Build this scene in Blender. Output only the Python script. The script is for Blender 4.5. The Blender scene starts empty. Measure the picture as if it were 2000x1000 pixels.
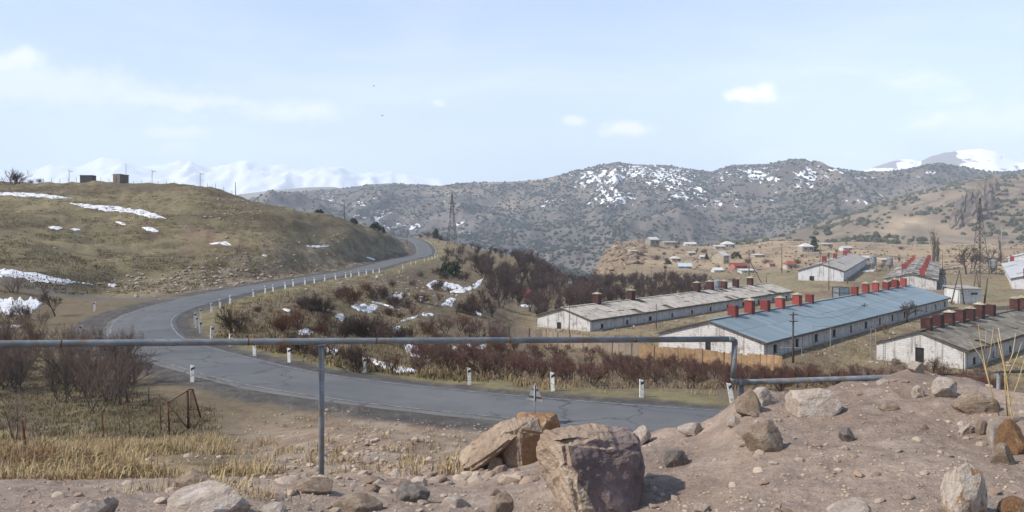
import bpy, math, random
import numpy as np
from mathutils import Vector, Matrix
random.seed(7)
rs = np.random.RandomState(11)
R_ = math.radians
scene = bpy.context.scene
col = scene.collection

# ------------------------------------------------------------------ camera
F, V0, EYE = 1650.0, 448.0, 8.4          # focal length in photo pixels, horizon row, eye height above the road
cam_data = bpy.data.cameras.new('camera')
cam_data.sensor_width = 36.0
cam_data.lens = 36.0 * F / 2000.0
cam_data.shift_y = -(500.0 - V0) / 2000.0
cam_data.clip_start, cam_data.clip_end = 0.05, 60000
cam = bpy.data.objects.new('camera', cam_data)
cam.location = (0, 0, EYE)
cam.rotation_euler = (R_(90), 0, 0)
col.objects.link(cam)
scene.camera = cam

# ------------------------------------------------------------------ sun, sky, exposure
SUN_EL, SUN_AZ = R_(44), R_(-110)          # azimuth clockwise from +Y: the sun stands to the left
sd = Vector((math.cos(SUN_EL) * math.sin(SUN_AZ), math.cos(SUN_EL) * math.cos(SUN_AZ), math.sin(SUN_EL)))
sun_data = bpy.data.lights.new('sun', 'SUN')
sun_data.energy, sun_data.angle, sun_data.color = 3.7, R_(2.0), (1.0, 0.925, 0.82)
sun = bpy.data.objects.new('sun', sun_data)
sun.rotation_euler = sd.to_track_quat('Z', 'Y').to_euler()
sun.location = (-40, 0, 80)
col.objects.link(sun)
scene.view_settings.view_transform = 'Standard'
scene.view_settings.look = 'None'
scene.view_settings.gamma = 1.0
scene.view_settings.exposure = 0.82
scene.view_settings.use_curve_mapping = False
scene.cycles.volume_bounces = 2

world = bpy.data.worlds.new('World')
scene.world = world
world.use_nodes = True
world.cycles.sampling_method = 'MANUAL'; world.cycles.sample_map_resolution = 512
wt = world.node_tree
for n in list(wt.nodes):
    wt.nodes.remove(n)

class NT:
    """tiny node-tree writer"""
    def __init__(s, t): s.t = t
    def n(s, kind, **kw):
        nd = s.t.nodes.new(kind)
        for k, v in kw.items():
            if k.startswith('i_'):
                key = k[2:]
                nd.inputs[int(key) if key.isdigit() else key.replace('_', ' ')].default_value = v
            else:
                setattr(nd, k, v)
        return nd
    def l(s, a, b): s.t.links.new(a, b)
    def val(s, sock, v):
        if isinstance(v, (int, float)): sock.default_value = v
        elif isinstance(v, tuple): sock.default_value = v
        else: s.l(v, sock)
    def math(s, op, a, b=0.0, c=None, clamp=False):
        nd = s.n('ShaderNodeMath', operation=op, use_clamp=clamp)
        s.val(nd.inputs[0], a); s.val(nd.inputs[1], b)
        if c is not None: s.val(nd.inputs[2], c)
        return nd.outputs[0]
    def vmath(s, op, a, b=(0, 0, 0), out=0):
        nd = s.n('ShaderNodeVectorMath', operation=op)
        s.val(nd.inputs[0], a); s.val(nd.inputs[1], b)
        return nd.outputs[out]
    def mix(s, f, a, b, blend='MIX'):
        nd = s.n('ShaderNodeMix', data_type='RGBA', blend_type=blend)
        s.val(nd.inputs[0], f)
        for k, v in ((6, a), (7, b)):
            if isinstance(v, tuple): nd.inputs[k].default_value = v if len(v) == 4 else v + (1,)
            else: s.l(v, nd.inputs[k])
        return nd.outputs[2]
    def noise(s, vec, scale, detail=5, rough=0.55, dist=0.0):
        nd = s.n('ShaderNodeTexNoise')
        nd.inputs['Scale'].default_value = scale; nd.inputs['Detail'].default_value = detail
        nd.inputs['Roughness'].default_value = rough; nd.inputs['Distortion'].default_value = dist
        s.l(vec, nd.inputs['Vector'])
        return nd.outputs['Fac']
    def ramp(s, f, lo, hi):                    # smooth step
        nd = s.n('ShaderNodeMapRange', interpolation_type='SMOOTHSTEP')
        s.val(nd.inputs[0], f); nd.inputs[1].default_value = lo; nd.inputs[2].default_value = hi
        return nd.outputs[0]

w = NT(wt)
sky = w.n('ShaderNodeTexSky', sky_type='NISHITA', sun_disc=False)
sky.sun_elevation, sky.sun_rotation = SUN_EL, SUN_AZ % (2 * math.pi)
sky.altitude, sky.air_density, sky.dust_density, sky.ozone_density = 1500, 1.0, 1.0, 2.0
tc = w.n('ShaderNodeTexCoord').outputs['Generated']
sep = w.n('ShaderNodeSeparateXYZ'); w.l(tc, sep.inputs[0])
elev = sep.outputs[2]
# thin high veil, streaked, over the whole sky, thicker towards the horizon
st = w.vmath('MULTIPLY', tc, (1.0, 1.0, 4.5))
veil = w.noise(st, 2.2, 7, 0.6, 0.5)
veil = w.ramp(veil, 0.40, 0.85)
low = w.ramp(elev, 0.42, 0.0)
veil = w.math('MULTIPLY', veil, w.math('MULTIPLY_ADD', low, 0.32, 0.10))
veil = w.math('ADD', veil, w.math('MULTIPLY_ADD', low, 0.20, 0.0), clamp=True)
# low cumulus banks in a belt above the horizon
cb = w.noise(w.vmath('ADD', w.vmath('MULTIPLY', tc, (1.0, 1.0, 3.2)), (3.1, 0.4, 0.0)), 3.4, 8, 0.58, 0.2)
belt = w.math('MULTIPLY', w.ramp(elev, 0.03, 0.09), w.ramp(elev, 0.20, 0.12))
bank = w.math('MULTIPLY', w.ramp(cb, 0.56, 0.72), belt)
# single fair-weather puffs: (direction as photo pixel, half sizes in pixels, strength)
puffs = [(1458, 181, 38, 17, .95), (1226, 250, 46, 17, .95), (1123, 236, 24, 11, .7), (871, 193, 14, 9, .5),
         (1830, 238, 40, 16, .7), (1960, 240, 150, 34, .45), (1495, 302, 60, 8, .4), (60, 165, 220, 38, .45), (330, 190, 170, 16, .5),
         (575, 222, 100, 20, .55), (345, 253, 60, 14, .6), (20, 120, 70, 22, .6), (1690, 300, 80, 9, .35)]
pn = w.n('ShaderNodeTexNoise'); pn.inputs['Scale'].default_value = 22; pn.inputs['Detail'].default_value = 6
w.l(tc, pn.inputs['Vector'])
warp = w.vmath('MULTIPLY', w.vmath('SUBTRACT', pn.outputs['Color'], (.5, .5, .5)), (.06, .0, .035))
wtc = w.vmath('ADD', tc, warp)
pn2 = w.noise(tc, 60, 5, 0.6)
acc = bank
for (u, v, a, b, s) in puffs:
    d = Vector(((u - 1000) / F, 1.0, -(v - V0) / F)).normalized()
    dd = w.vmath('SUBTRACT', wtc, (d.x, d.y, d.z))
    dd = w.vmath('MULTIPLY', dd, (F / a * .9, F / a * .9, F / b * .9))
    ln = w.vmath('LENGTH', dd, out=1)
    ln = w.math('ADD', ln, w.math('MULTIPLY_ADD', pn2, 1.3, -0.65))
    m = w.math('MULTIPLY', w.ramp(ln, 1.25, 0.25), s)
    acc = w.math('MAXIMUM', acc, m)
skyc = w.mix(veil, sky.outputs[0], (8.6, 8.3, 8.6))
skyc = w.mix(acc, skyc, (9.0, 8.3, 8.0))
bg = w.n('ShaderNodeBackground'); bg.inputs['Strength'].default_value = 0.12
w.l(skyc, bg.inputs['Color'])
wo = w.n('ShaderNodeOutputWorld'); w.l(bg.outputs[0], wo.inputs['Surface'])

# ------------------------------------------------------------------ object helpers
def tag(o, label, cat, group=None):
    o['label'] = label; o['category'] = cat
    if group: o['group'] = group
    return o
def link(o, parent=None):
    col.objects.link(o)
    if parent: o.parent = parent
    return o
def empty(name, loc=(0, 0, 0), rz=0.0):
    o = bpy.data.objects.new(name, None)
    o.location = loc; o.rotation_euler = (0, 0, rz); o.empty_display_size = 0.2
    return link(o)
def inst(name, mesh, parent=None, loc=(0, 0, 0), rot=(0, 0, 0), sc=(1, 1, 1)):
    o = bpy.data.objects.new(name, mesh)
    o.location = loc; o.rotation_euler = rot; o.scale = sc
    return link(o, parent)
def copy_tree(o, parent=None):
    c = o.copy(); col.objects.link(c); c.parent = parent
    for ch in list(o.children): copy_tree(ch, c)
    return c
def np_mesh(name, V, Fc, mat, smooth=True):
    V = np.asarray(V, np.float32); Fc = np.asarray(Fc, np.int32)
    me = bpy.data.meshes.new(name)
    k = Fc.shape[1]
    me.vertices.add(len(V)); me.vertices.foreach_set('co', V.ravel())
    me.loops.add(Fc.size); me.loops.foreach_set('vertex_index', Fc.ravel())
    me.polygons.add(len(Fc))
    me.polygons.foreach_set('loop_start', np.arange(0, Fc.size, k, dtype=np.int32))
    me.polygons.foreach_set('loop_total', np.full(len(Fc), k, np.int32))
    me.polygons.foreach_set('use_smooth', np.full(len(Fc), smooth))
    me.update(calc_edges=True); me.validate()
    if mat: me.materials.append(mat)
    return me
def vcol(me, name, C):
    a = me.attributes.new(name, 'FLOAT_COLOR', 'POINT')
    C = np.asarray(C, np.float32)
    if C.shape[1] == 3: C = np.hstack([C, np.ones((len(C), 1), np.float32)])
    a.data.foreach_set('color', C.ravel())

class MB:
    def __init__(s): s.v = []; s.f = []
    def add(s, vs, fs):
        k = len(s.v); s.v += [tuple(p) for p in vs]; s.f += [tuple(i + k for i in f) for f in fs]
    def box(s, x0, x1, y0, y1, z0, z1, m=None):
        vs = [Vector(p) for p in ((x0, y0, z0), (x1, y0, z0), (x1, y1, z0), (x0, y1, z0), (x0, y0, z1), (x1, y0, z1), (x1, y1, z1), (x0, y1, z1))]
        if m: vs = [m @ p for p in vs]
        s.add(vs, ((0, 3, 2, 1), (4, 5, 6, 7), (0, 1, 5, 4), (1, 2, 6, 5), (2, 3, 7, 6), (3, 0, 4, 7)))
    def hexa(s, b, t):                          # bottom quad, top quad
        s.add(list(b) + list(t), ((3, 2, 1, 0), (4, 5, 6, 7), (0, 1, 5, 4), (1, 2, 6, 5), (2, 3, 7, 6), (3, 0, 4, 7)))
    def tube(s, pts, rad, n=6, cap=True):
        pts = [Vector(p) for p in pts]; k = len(s.v)
        for i, p in enumerate(pts):
            t = (pts[min(i + 1, len(pts) - 1)] - pts[max(i - 1, 0)])
            if t.length < 1e-9: t = Vector((0, 0, 1))
            t.normalize()
            a = Vector((1, 0, 0)) if abs(t.x) < 0.8 else Vector((0, 1, 0))
            a = t.cross(a).normalized(); b = t.cross(a)
            r = rad[i] if hasattr(rad, '__len__') else rad
            for j in range(n):
                an = 2 * math.pi * j / n
                s.v.append(tuple(p + a * (r * math.cos(an)) + b * (r * math.sin(an))))
        for i in range(len(pts) - 1):
            for j in range(n):
                q = k + i * n + j; q2 = k + i * n + (j + 1) % n
                s.f.append((q, q2, q2 + n, q + n))
        if cap:
            s.f.append(tuple(k + j for j in range(n))[::-1])
            s.f.append(tuple(k + (len(pts) - 1) * n + j for j in range(n)))
    def bar(s, a, b, wd, n=4): s.tube([a, b], wd, n)
    def mesh(s, name, mat, smooth=False):
        me = bpy.data.meshes.new(name); me.from_pydata(s.v, [], s.f); me.update()
        if mat: me.materials.append(mat)
        if smooth: me.polygons.foreach_set('use_smooth', [True] * len(me.polygons))
        return me
    def build(s, name, mat, parent=None, smooth=False, **kw):
        return inst(name, s.mesh(name, mat, smooth), parent, **kw)

# ------------------------------------------------------------------ materials
MATS = {}
def M(name, c1, c2=None, scale=4.0, rough=0.85, bump=0.0, bscale=None, metal=0.0, world=False, rnd=0.0, c3=None, s3=0.6, lo=.35, hi=.65, spec=0.3, stretch=None):
    if name in MATS: return MATS[name]
    m = bpy.data.materials.new(name); m.use_nodes = True
    t = NT(m.node_tree); bs = m.node_tree.nodes['Principled BSDF']
    bs.inputs['Roughness'].default_value = rough; bs.inputs['Metallic'].default_value = metal
    bs.inputs['Specular IOR Level'].default_value = spec
    vec = t.n('ShaderNodeNewGeometry').outputs['Position'] if world else t.n('ShaderNodeTexCoord').outputs['Object']
    oi = t.n('ShaderNodeObjectInfo').outputs['Random']
    if rnd or not world:
        off = t.n('ShaderNodeCombineXYZ'); t.l(t.math('MULTIPLY', oi, 37.0), off.inputs[0]); t.l(t.math('MULTIPLY', oi, 11.0), off.inputs[1])
        vec = t.vmath('ADD', vec, off.outputs[0])
    if stretch: vec2 = t.vmath('MULTIPLY', vec, stretch)
    else: vec2 = vec
    c = c1 + (1,)
    if c2:
        c = t.mix(t.ramp(t.noise(vec2, scale, 7, .6), lo, hi), c1, c2)
    if c3:
        c = t.mix(t.ramp(t.noise(vec2, scale * s3, 6, .62, .4), .52, .64), c, c3)
    if rnd:
        hs = t.n('ShaderNodeHueSaturation'); hs.inputs['Saturation'].default_value = 1
        t.l(t.math('MULTIPLY_ADD', oi, 2 * rnd, 1 - rnd), hs.inputs['Value'])
        t.val(hs.inputs['Color'], c); c = hs.outputs[0]
    t.val(bs.inputs['Base Color'], c)
    if bump:
        b = t.n('ShaderNodeBump'); b.inputs['Strength'].default_value = bump; b.inputs['Distance'].default_value = 0.05
        t.l(t.noise(vec, bscale or scale * 3, 8, .65), b.inputs['Height']); t.l(b.outputs[0], bs.inputs['Normal'])
    MATS[name] = m
    return m

# ------------------------------------------------------------------ numeric noise
def _h(ix, iy, s):
    n = (ix.astype(np.int64) * 374761393 + iy.astype(np.int64) * 668265263 + s * 1442695041) & 0x7fffffff
    n = ((n ^ (n >> 13)) * 1274126177) & 0x7fffffff
    n = (n ^ (n >> 16)) & 0xffff
    return n / 32767.5 - 1.0
def vn(x, y, s=0):
    x = np.asarray(x, float); y = np.asarray(y, float)
    ix = np.floor(x); iy = np.floor(y); fx = x - ix; fy = y - iy
    fx = fx * fx * fx * (fx * (fx * 6 - 15) + 10); fy = fy * fy * fy * (fy * (fy * 6 - 15) + 10)
    a = _h(ix, iy, s); b = _h(ix + 1, iy, s); c = _h(ix, iy + 1, s); d = _h(ix + 1, iy + 1, s)
    return (a + (b - a) * fx) * (1 - fy) + (c + (d - c) * fx) * fy
def fbm(x, y, o=5, s=0, g=.5):
    r = 0; a = 1.0; t = 0
    for i in range(o):
        r = r + a * vn(x * 2 ** i + 17.3 * i, y * 2 ** i - 9.1 * i, s + i); t += a; a *= g
    return r / t
def ridged(x, y, o=5, s=0):
    r = 0; a = 1.0; t = 0
    for i in range(o):
        r = r + a * (1 - 2 * np.abs(vn(x * 2 ** i + 5.1 * i, y * 2 ** i + 3.7 * i, s + i))); t += a; a *= .5
    return r / t
def sst(x, a, b):
    t = np.clip((x - a) / (b - a), 0, 1); return t * t * (3 - 2 * t)
# ------------------------------------------------------------------ where a photo pixel points
def PX(u, v, Y): return Vector(((u - 1000) / F * Y, Y, EYE - (v - V0) / F * Y))

# ------------------------------------------------------------------ the road: inner edge traced on the level road plane
def lvl(u, v):
    Y = EYE * F / (v - V0); return ((u - 1000) / F * Y, Y, 0.0)
inner = [(26.0, 31.5, 0), (18.0, 35.6, 0)] + [lvl(*p) for p in ((1438, 802), (1200, 786), (960, 766), (800, 750), (622, 726), (497, 698), (415, 677), (372, 662), (352, 645),
        (345, 630), (352, 617), (372, 606), (400, 596), (450, 582), (500, 569.5), (600, 551), (700, 534), (750, 523.5), (780, 514), (820, 504), (840, 499))]
for (u, v, Y) in ((845, 494.5, 290), (843, 486, 312), (835, 476, 345), (821, 469, 380), (800, 465, 420), (765, 463, 470)):
    p = PX(u, v, Y); inner.append((p.x, p.y, p.z))
def catmull(P, n=8):
    P = np.array(P, float); out = []
    Q = np.vstack([2 * P[0] - P[1], P, 2 * P[-1] - P[-2]])
    for i in range(1, len(Q) - 2):
        for k in range(n):
            t = k / n
            out.append(.5 * (2 * Q[i] + (Q[i + 1] - Q[i - 1]) * t + (2 * Q[i - 1] - 5 * Q[i] + 4 * Q[i + 1] - Q[i + 2]) * t * t + (3 * Q[i] - Q[i - 1] - 3 * Q[i + 1] + Q[i + 2]) * t ** 3))
    out.append(P[-1]); return np.array(out)
INN = catmull(inner, 10)
for _ in range(6):                                                   # ease the traced line
    INN[1:-1] = .25 * INN[:-2] + .5 * INN[1:-1] + .25 * INN[2:]
def normals2(P):
    t = np.gradient(P[:, :2], axis=0); t /= np.linalg.norm(t, axis=1)[:, None]
    return np.stack([-t[:, 1], t[:, 0]], 1)
RW = 5.7
NRM = normals2(INN)
# travelling from the right end to the far end the outer side is on the left hand
OUT = INN.copy(); OUT[:, :2] += NRM * RW
MID = INN.copy(); MID[:, :2] += NRM * RW / 2
def road_dist(X, Y):
    """distance to the road's centre line, road height there, signed side (+ = outer)"""
    X = np.asarray(X, float).ravel(); Y = np.asarray(Y, float).ravel()
    D = np.full(X.shape, 1e9); Z = np.zeros(X.shape); S = np.zeros(X.shape)
    A = MID[:-1]; B = MID[1:]
    for a, b in zip(A, B):
        e = b[:2] - a[:2]; L2 = (e ** 2).sum()
        t = np.clip(((X - a[0]) * e[0] + (Y - a[1]) * e[1]) / L2, 0, 1)
        dx = X - a[0] - t * e[0]; dy = Y - a[1] - t * e[1]
        d = np.hypot(dx, dy); k = d < D
        D[k] = d[k]; Z[k] = (a[2] + t * (b[2] - a[2]))[k]; S[k] = np.sign(e[0] * dy - e[1] * dx)[k]
    return D, Z, S

# ------------------------------------------------------------------ barns fitted to the photo's corners (near right corner, heading, sizes)
BARN = {}
def barn_spec(k, s, x, y, az, L, ze, zr, zb, W=11.0):
    q = lambda z: EYE + (z - EYE) * s
    BARN[k] = dict(x=x * s, y=y * s, az=R_(az), L=L * s, W=W * s, ze=q(ze), zr=q(zr), zb=q(zb))
barn_spec('A', 1.0, 12.8, 138.4, 50.0, 84.2, -6.50, -4.88, -8.61)
barn_spec('B', 1.36, 23.0, 77.1, 49.7, 66.4, -1.95, -0.38, -3.69)
barn_spec('C', 1.0, 56.6, 105.5, 44.2, 66.0, -6.75, -4.87, -9.33)
barn_spec('D', 1.12, 84.3, 214.8, 64.4, 110.0, -2.28, -0.54, -5.09)
barn_spec('E', 1.12, 99.6, 198.2, 63.0, 120.0, -3.52, -2.25, -6.02)
def barn_pt(k, a, b, z):
    q = BARN[k]; dx, dy = math.cos(q['az']), math.sin(q['az'])
    return (q['x'] + dx * a - dy * b, q['y'] + dy * a + dx * b, z)

# ------------------------------------------------------------------ terrain: measured points, interpolated over bearing and log range
cps = []                                                             # world points
def cz(u, *yz):
    for (Y, z) in yz: cps.append(((u - 1000) / F * Y, Y, z))
def cv(u, *vy):
    for (v, Y) in vy: cps.append(tuple(PX(u, v, Y)))
for u in (-600, -250, 50, 300, 480): cz(u, (3, 6.8), (5, 6.7), (8, 6.0), (10.5, 5.15), (13, 4.5), (17, 3.6), (22, 2.7), (28, 1.3), (33, .3), (40, 0), (50, 0))
for u in (-600, -250, 50): cz(u, (62, 0), (75, 0))
cz(160, (62, 0), (80, 0))
cz(625, (3, 6.75), (5, 6.65), (8, 6.0), (11, 5.1), (14.1, 4.25), (18, 3.5), (24, 2.55), (31, 1.1), (36, .2))
cz(770, (5, 6.65), (8, 6.0), (14, 4.4), (22, 2.9), (30, 1.2), (36, .1))
cz(900, (3, 6.7), (5, 6.65), (7, 6.2), (8.5, 5.85), (10, 5.6), (15.5, 4.15), (20, 3.2), (26, 2.07), (32, .8), (36, .05))
cz(1040, (3, 6.7), (5, 6.6), (7, 6.3), (8.5, 6.02), (10, 5.6), (15, 4.2))
cz(1150, (3, 6.7), (5, 6.55), (7, 6.45), (8.5, 6.25), (10, 5.7), (15, 4.2), (25, 2), (33, .1))
cz(1300, (3, 6.7), (5, 6.62), (7, 6.52), (8.5, 6.38), (9.6, 5.8), (15, 4.2), (25, 2), (33, .1))
cz(1390, (5, 6.68), (7, 6.6), (8.5, 6.45), (9.5, 5.9))
cz(1425, (7, 6.70), (8.3, 6.62))
cz(1465, (5, 6.75), (7, 6.80), (8.3, 6.74), (9.2, 6.0), (12, 5.0), (18, 3.8), (30, .8))
cz(1540, (5, 6.75), (7, 6.82), (8.3, 6.77), (9.3, 6.1))
cz(1640, (3, 6.75), (5, 6.75), (7, 6.86), (8.5, 6.83), (9.6, 6.2), (12, 5.2), (20, 3.9), (30, 1.2))
cz(1780, (5, 6.8), (7, 6.96), (8.3, 7.03), (9.5, 6.35))
cz(1900, (3, 6.8), (5, 6.83), (7, 6.95), (8.0, 6.98), (9.2, 6.35), (12, 5.3), (20, 3.9), (30, 1.5), (40, .1))
cz(2020, (5, 6.82), (7.4, 6.95), (9, 6.4))
cz(2300, (3, 6.8), (5, 6.8), (7.5, 6.9), (9.5, 6.2), (14, 5), (22, 3.6), (32, 1.5), (42, 0))
# right of the road: orchard slope, farm
cz(620, (58, -.4), (75, -.9), (90, -.9), (105, -.5))
cz(450, (72, .15), (80, .5), (92, .4))
cz(540, (62, -.2), (75, -.3), (90, -.1), (105, -.1))
cz(750, (55, -.5), (65, -1.3), (80, -2.3), (95, -3.0), (110, -3.0), (125, -2.4), (142, -1.5), (160, -.7), (180, -.3))
cz(850, (53, -.5), (65, -1.7), (80, -3.0), (95, -4.0), (115, -4.4), (140, -4.0), (165, -3.6), (190, -2.2), (220, -1.0), (245, -.4))
cz(917, (52, -.6), (65, -2), (80, -3.8), (95, -5), (115, -6), (135, -6.2))
cz(950, (150, -6.0), (175, -5), (200, -3.5), (230, -2.2), (260, -1.0), (300, .5))
cz(1080, (48, -.5), (58, -1.9), (72, -3.9), (88, -5.8), (105, -7.2), (125, -8.1))
cz(1253, (46.5, -.5), (56, -1.9), (70, -3.7), (86, -5.8), (100, -7.6))
cz(1420, (45, -.5), (55, -1.9), (70, -4.0), (86, -6.4), (98, -8))
cz(1600, (45, -.6), (55, -2.0), (70, -4.5), (88, -7.5), (100, -8.4))
cz(2000, (42, -.5), (52, -2), (70, -5), (90, -8.6), (100, -9.2))
cz(2300, (42, -.5), (52, -2), (70, -5), (90, -8.6), (120, -9.2), (250, -7), (400, -5), (650, -3), (900, -3))
cz(1050, (150, -8.3), (180, -8.2), (200, -8), (230, -7), (260, -4.8), (285, -4.2), (320, -10), (400, -40))
cz(1000, (180, -7.2), (215, -5), (250, -2.6), (290, -.9), (330, -6), (400, -35), (600, -60))
cz(900, (200, -2.6), (240, -1.6), (300, 1.8), (330, 2.6), (370, 0), (450, -30))
cz(870, (340, 3.2))
cz(1100, (195, -8.4), (240, -8.6), (290, -10), (340, -22), (420, -45), (600, -60))
cz(1150, (160, -8.6), (190, -8.5), (240, -9), (300, -11.5), (360, -17), (440, -24), (520, -26), (620, -50))
cz(1175, (480, -12), (560, -7))
cz(1195, (330, -10.5), (400, -10), (480, -7), (560, -2.6), (640, -2.6), (720, -25), (820, -55))
cz(1300, (190, -8.6), (250, -9), (330, -9.5), (400, -8), (500, -4.5), (600, -2.5), (680, -2.5), (770, -20), (850, -50))
cz(1500, (260, -8.8), (330, -8.7), (420, -7), (520, -4.5), (620, -2.6), (700, -2.2), (800, -20), (900, -45))
cz(1700, (330, -7), (420, -6), (520, -4.5), (650, -3), (740, -2.2), (850, -3))
cz(1900, (150, -9.1), (200, -8.6), (330, -7), (420, -6), (520, -4.5), (650, -3), (750, -2), (850, -2))
cz(2050, (200, -8.6), (330, -7), (520, -4.5), (750, -2), (850, -2))
for k, q in BARN.items():
    zs = q['zb'] + .25
    for a in (-2, q['L'] * .33, q['L'] * .66, q['L'] + 2):
        for b in (-3, q['W'] + 3): cps.append(barn_pt(k, a, b, zs))
    cps.append(barn_pt(k, -8, q['W'] / 2, zs - .1))
# left hill
cv(0, (545, 100), (520, 108), (480, 125), (420, 160), (380, 195), (357.5, 235)); cz(0, (90, .4), (262, 21.8), (300, 18), (400, 0))
cv(-250, (530, 105), (480, 125), (420, 160), (380, 195), (355, 235)); cz(-250, (90, .4), (262, 22), (300, 18), (400, 0))
cz(-700, (90, .5), (130, 7), (200, 18), (260, 22), (400, 5))
cv(100, (548, 106), (520, 118), (470, 140), (420, 167), (380, 197), (359, 233)); cz(100, (95, .2), (262, 21.5))
cv(200, (563, 119), (540, 125), (500, 138), (460, 155), (420, 175), (380, 200), (360.5, 231)); cz(200, (105, .0), (260, 21.2), (300, 17), (400, 0))
cv(330, (570, 113), (550, 126), (500, 145), (450, 165), (400, 188), (364, 225)); cz(330, (250, 19.5), (300, 14), (400, 0))
cv(400, (367, 224)); cz(400, (245, 18.6))
cv(450, (545, 133), (500, 150), (450, 172), (405, 198), (381, 225)); cz(450, (245, 17), (300, 9), (400, 0))
cv(500, (398, 218)); cz(500, (240, 14))
cv(550, (528, 148), (510, 155), (475, 168), (440, 187), (408, 213)); cz(550, (240, 12), (300, 3), (420, -10))
cv(600, (518, 165), (500, 173), (470, 187), (440, 205), (417, 228)); cz(600, (250, 11.5), (320, 0), (420, -15))
cv(650, (428, 240)); cz(650, (265, 10.2))
cv(700, (503, 205), (490, 212), (465, 230), (442, 258)); cz(700, (290, 8.2), (350, 3.0))
cv(755, (500, 226), (485, 238), (458.5, 272)); cz(755, (310, 6), (350, 4.6))
cz(790, (262, .4), (280, 2.2), (320, 4.6), (360, 4.6))
cz(740, (400, 4), (470, 4), (560, -10))
cz(850, (420, 3), (520, -25))
# behind the photographer and far around
for th in (-150, -120, -90, -70, 70, 90, 120, 150, 180):
    for (r, z) in ((3, 6.8), (8, 6.9), (20, 7.5), (60, 9), (150, 10), (400, 5), (900, -20)):
        cps.append((r * math.sin(R_(th)), r * math.cos(R_(th)), z))
for th in range(-60, 61, 12): cps.append((900 * math.sin(R_(th)), 900 * math.cos(R_(th)), -45 if th < 14 else -8))
for th in range(-60, 61, 20): cps.append((1.0 * math.sin(R_(th)), 1.0 * math.cos(R_(th)), 6.8))
# along the road both shoulders
for i in range(0, len(MID), 12):
    m = MID[i]
    for s in (-1, 1): cps.append((m[0] + NRM[i, 0] * 4.2 * s, m[1] + NRM[i, 1] * 4.2 * s, m[2]))
CP = np.array(cps, float)
SA, SB = 6.0, 1.6                                                     # bearing and log-range scales
def pol(X, Y): return np.arctan2(X, Y), np.hypot(X, Y)
tc_, rc_ = pol(CP[:, 0], CP[:, 1])
lo_c = np.log(rc_)
sl_c = (EYE - CP[:, 2]) / rc_
Pc = np.stack([tc_ * SA, lo_c * SB], 1)
EPS = .10
def kern(A, B):
    d2 = ((A[:, None, :] - B[None, :, :]) ** 2).sum(2)
    return np.sqrt(d2 + EPS * EPS)
K = kern(Pc, Pc) - 1e-3 * np.eye(len(Pc))
Wt = np.linalg.solve(np.block([[K, np.ones((len(Pc), 1))], [np.ones((1, len(Pc))), np.zeros((1, 1))]]), np.r_[sl_c, 0])
TH = np.unique(np.round(np.r_[np.arange(-180, -37, 3.0), np.arange(-37, 37.01, .135), np.arange(38, 180.01, 3.0), 180], 4))
TH = np.radians(TH)
RR = np.r_[np.geomspace(.5, 3, 12)[:-1], np.geomspace(3, 14, 150)[:-1], np.geomspace(14, 760, 330)[:-1], np.geomspace(760, 14000, 40)]
LR = np.log(RR)
G_t, G_l = np.meshgrid(TH, LR, indexing='ij')
PP = np.stack([G_t.ravel() * SA, G_l.ravel() * SB], 1)
SL = np.empty(len(PP))
for i in range(0, len(PP), 20000): SL[i:i + 20000] = kern(PP[i:i + 20000], Pc) @ Wt[:-1] + Wt[-1]
GR = np.exp(G_l); GX = GR * np.sin(G_t); GY = GR * np.cos(G_t)
GZ = EYE - SL.reshape(G_t.shape) * GR
far = sst(GR, 780, 1100); GZ = GZ * (1 - far) + -60 * far
GU = np.where(GY > .1, 1000 + F * GX / np.maximum(GY, .1), np.where(GX > 0, 9999, -9999))     # bearing as photo column
# relief
_fl = ((GX > -75) & (GX < 60) & (GY > 15) & (GY < 520)).ravel()
rd = np.full(GX.size, 1e3); rz = np.zeros(GX.size); rside = np.ones(GX.size)
rd[_fl], rz[_fl], rside[_fl] = road_dist(GX.ravel()[_fl], GY.ravel()[_fl])
rd = rd.reshape(GX.shape); rz = rz.reshape(GX.shape); rside = rside.reshape(GX.shape)
off_road = sst(rd, RW / 2 + 1.2, RW / 2 + 10)
inbarn = np.ones(GX.shape)
for k, q in BARN.items():
    dx, dy = math.cos(q['az']), math.sin(q['az'])
    a = (GX - q['x']) * dx + (GY - q['y']) * dy; b = -(GX - q['x']) * dy + (GY - q['y']) * dx
    ins = np.maximum(np.maximum(-a, a - q['L']), np.maximum(-b, b - q['W']))
    wgt = sst(ins, 1.0, 7.0); GZ = GZ * wgt + (q['zb'] + .25) * (1 - wgt); inbarn = np.minimum(inbarn, wgt)
capz = EYE - (474 - V0) / F * GY
pl0 = sst(GU, 1090, 1150) * (GR > 330) * (GR < 760)
GZ = np.where(pl0 > 0, np.minimum(GZ, capz) * pl0 + GZ * (1 - pl0), GZ)
hillL = sst(-GX, 20, 45) * sst(GY, 105, 140) * sst(GR, 330, 280)
plateau = sst(GU, 1120, 1220) * sst(GR, 300, 380) * sst(GR, 800, 700)
cliff = sst(GU, 1060, 1110) * sst(GU, 1240, 1180) * sst(GR, 330, 400) * sst(GR, 700, 600)
near = sst(GR, 16, 10)
mid_ = sst(GR, 10, 18) * sst(GR, 900, 600)
GZ += mid_ * off_road * inbarn * (.16 * fbm(GX / 3.2, GY / 3.2, 4, 3) + .10 * fbm(GX / .9, GY / .9, 3, 5))
GZ += hillL * off_road * (1.0 * fbm(GX / 22, GY / 16, 4, 21) + .85 * ridged(GX / 11 + .4 * fbm(GX / 30, GY / 30, 2, 4), GY / 7.5, 4, 8) * sst(GR, 100, 150))
GZ += plateau * (1.6 * fbm(GX / 45, GY / 45, 5, 31) + .9 * ridged(GX / 30, GY / 13, 4, 6))
GZ += cliff * (6.0 * (ridged(GX / 18, GY / 24, 5, 41) - .75) + 3.0 * (ridged(GX / 6, GY / 9, 4, 43) - .6))
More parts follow.
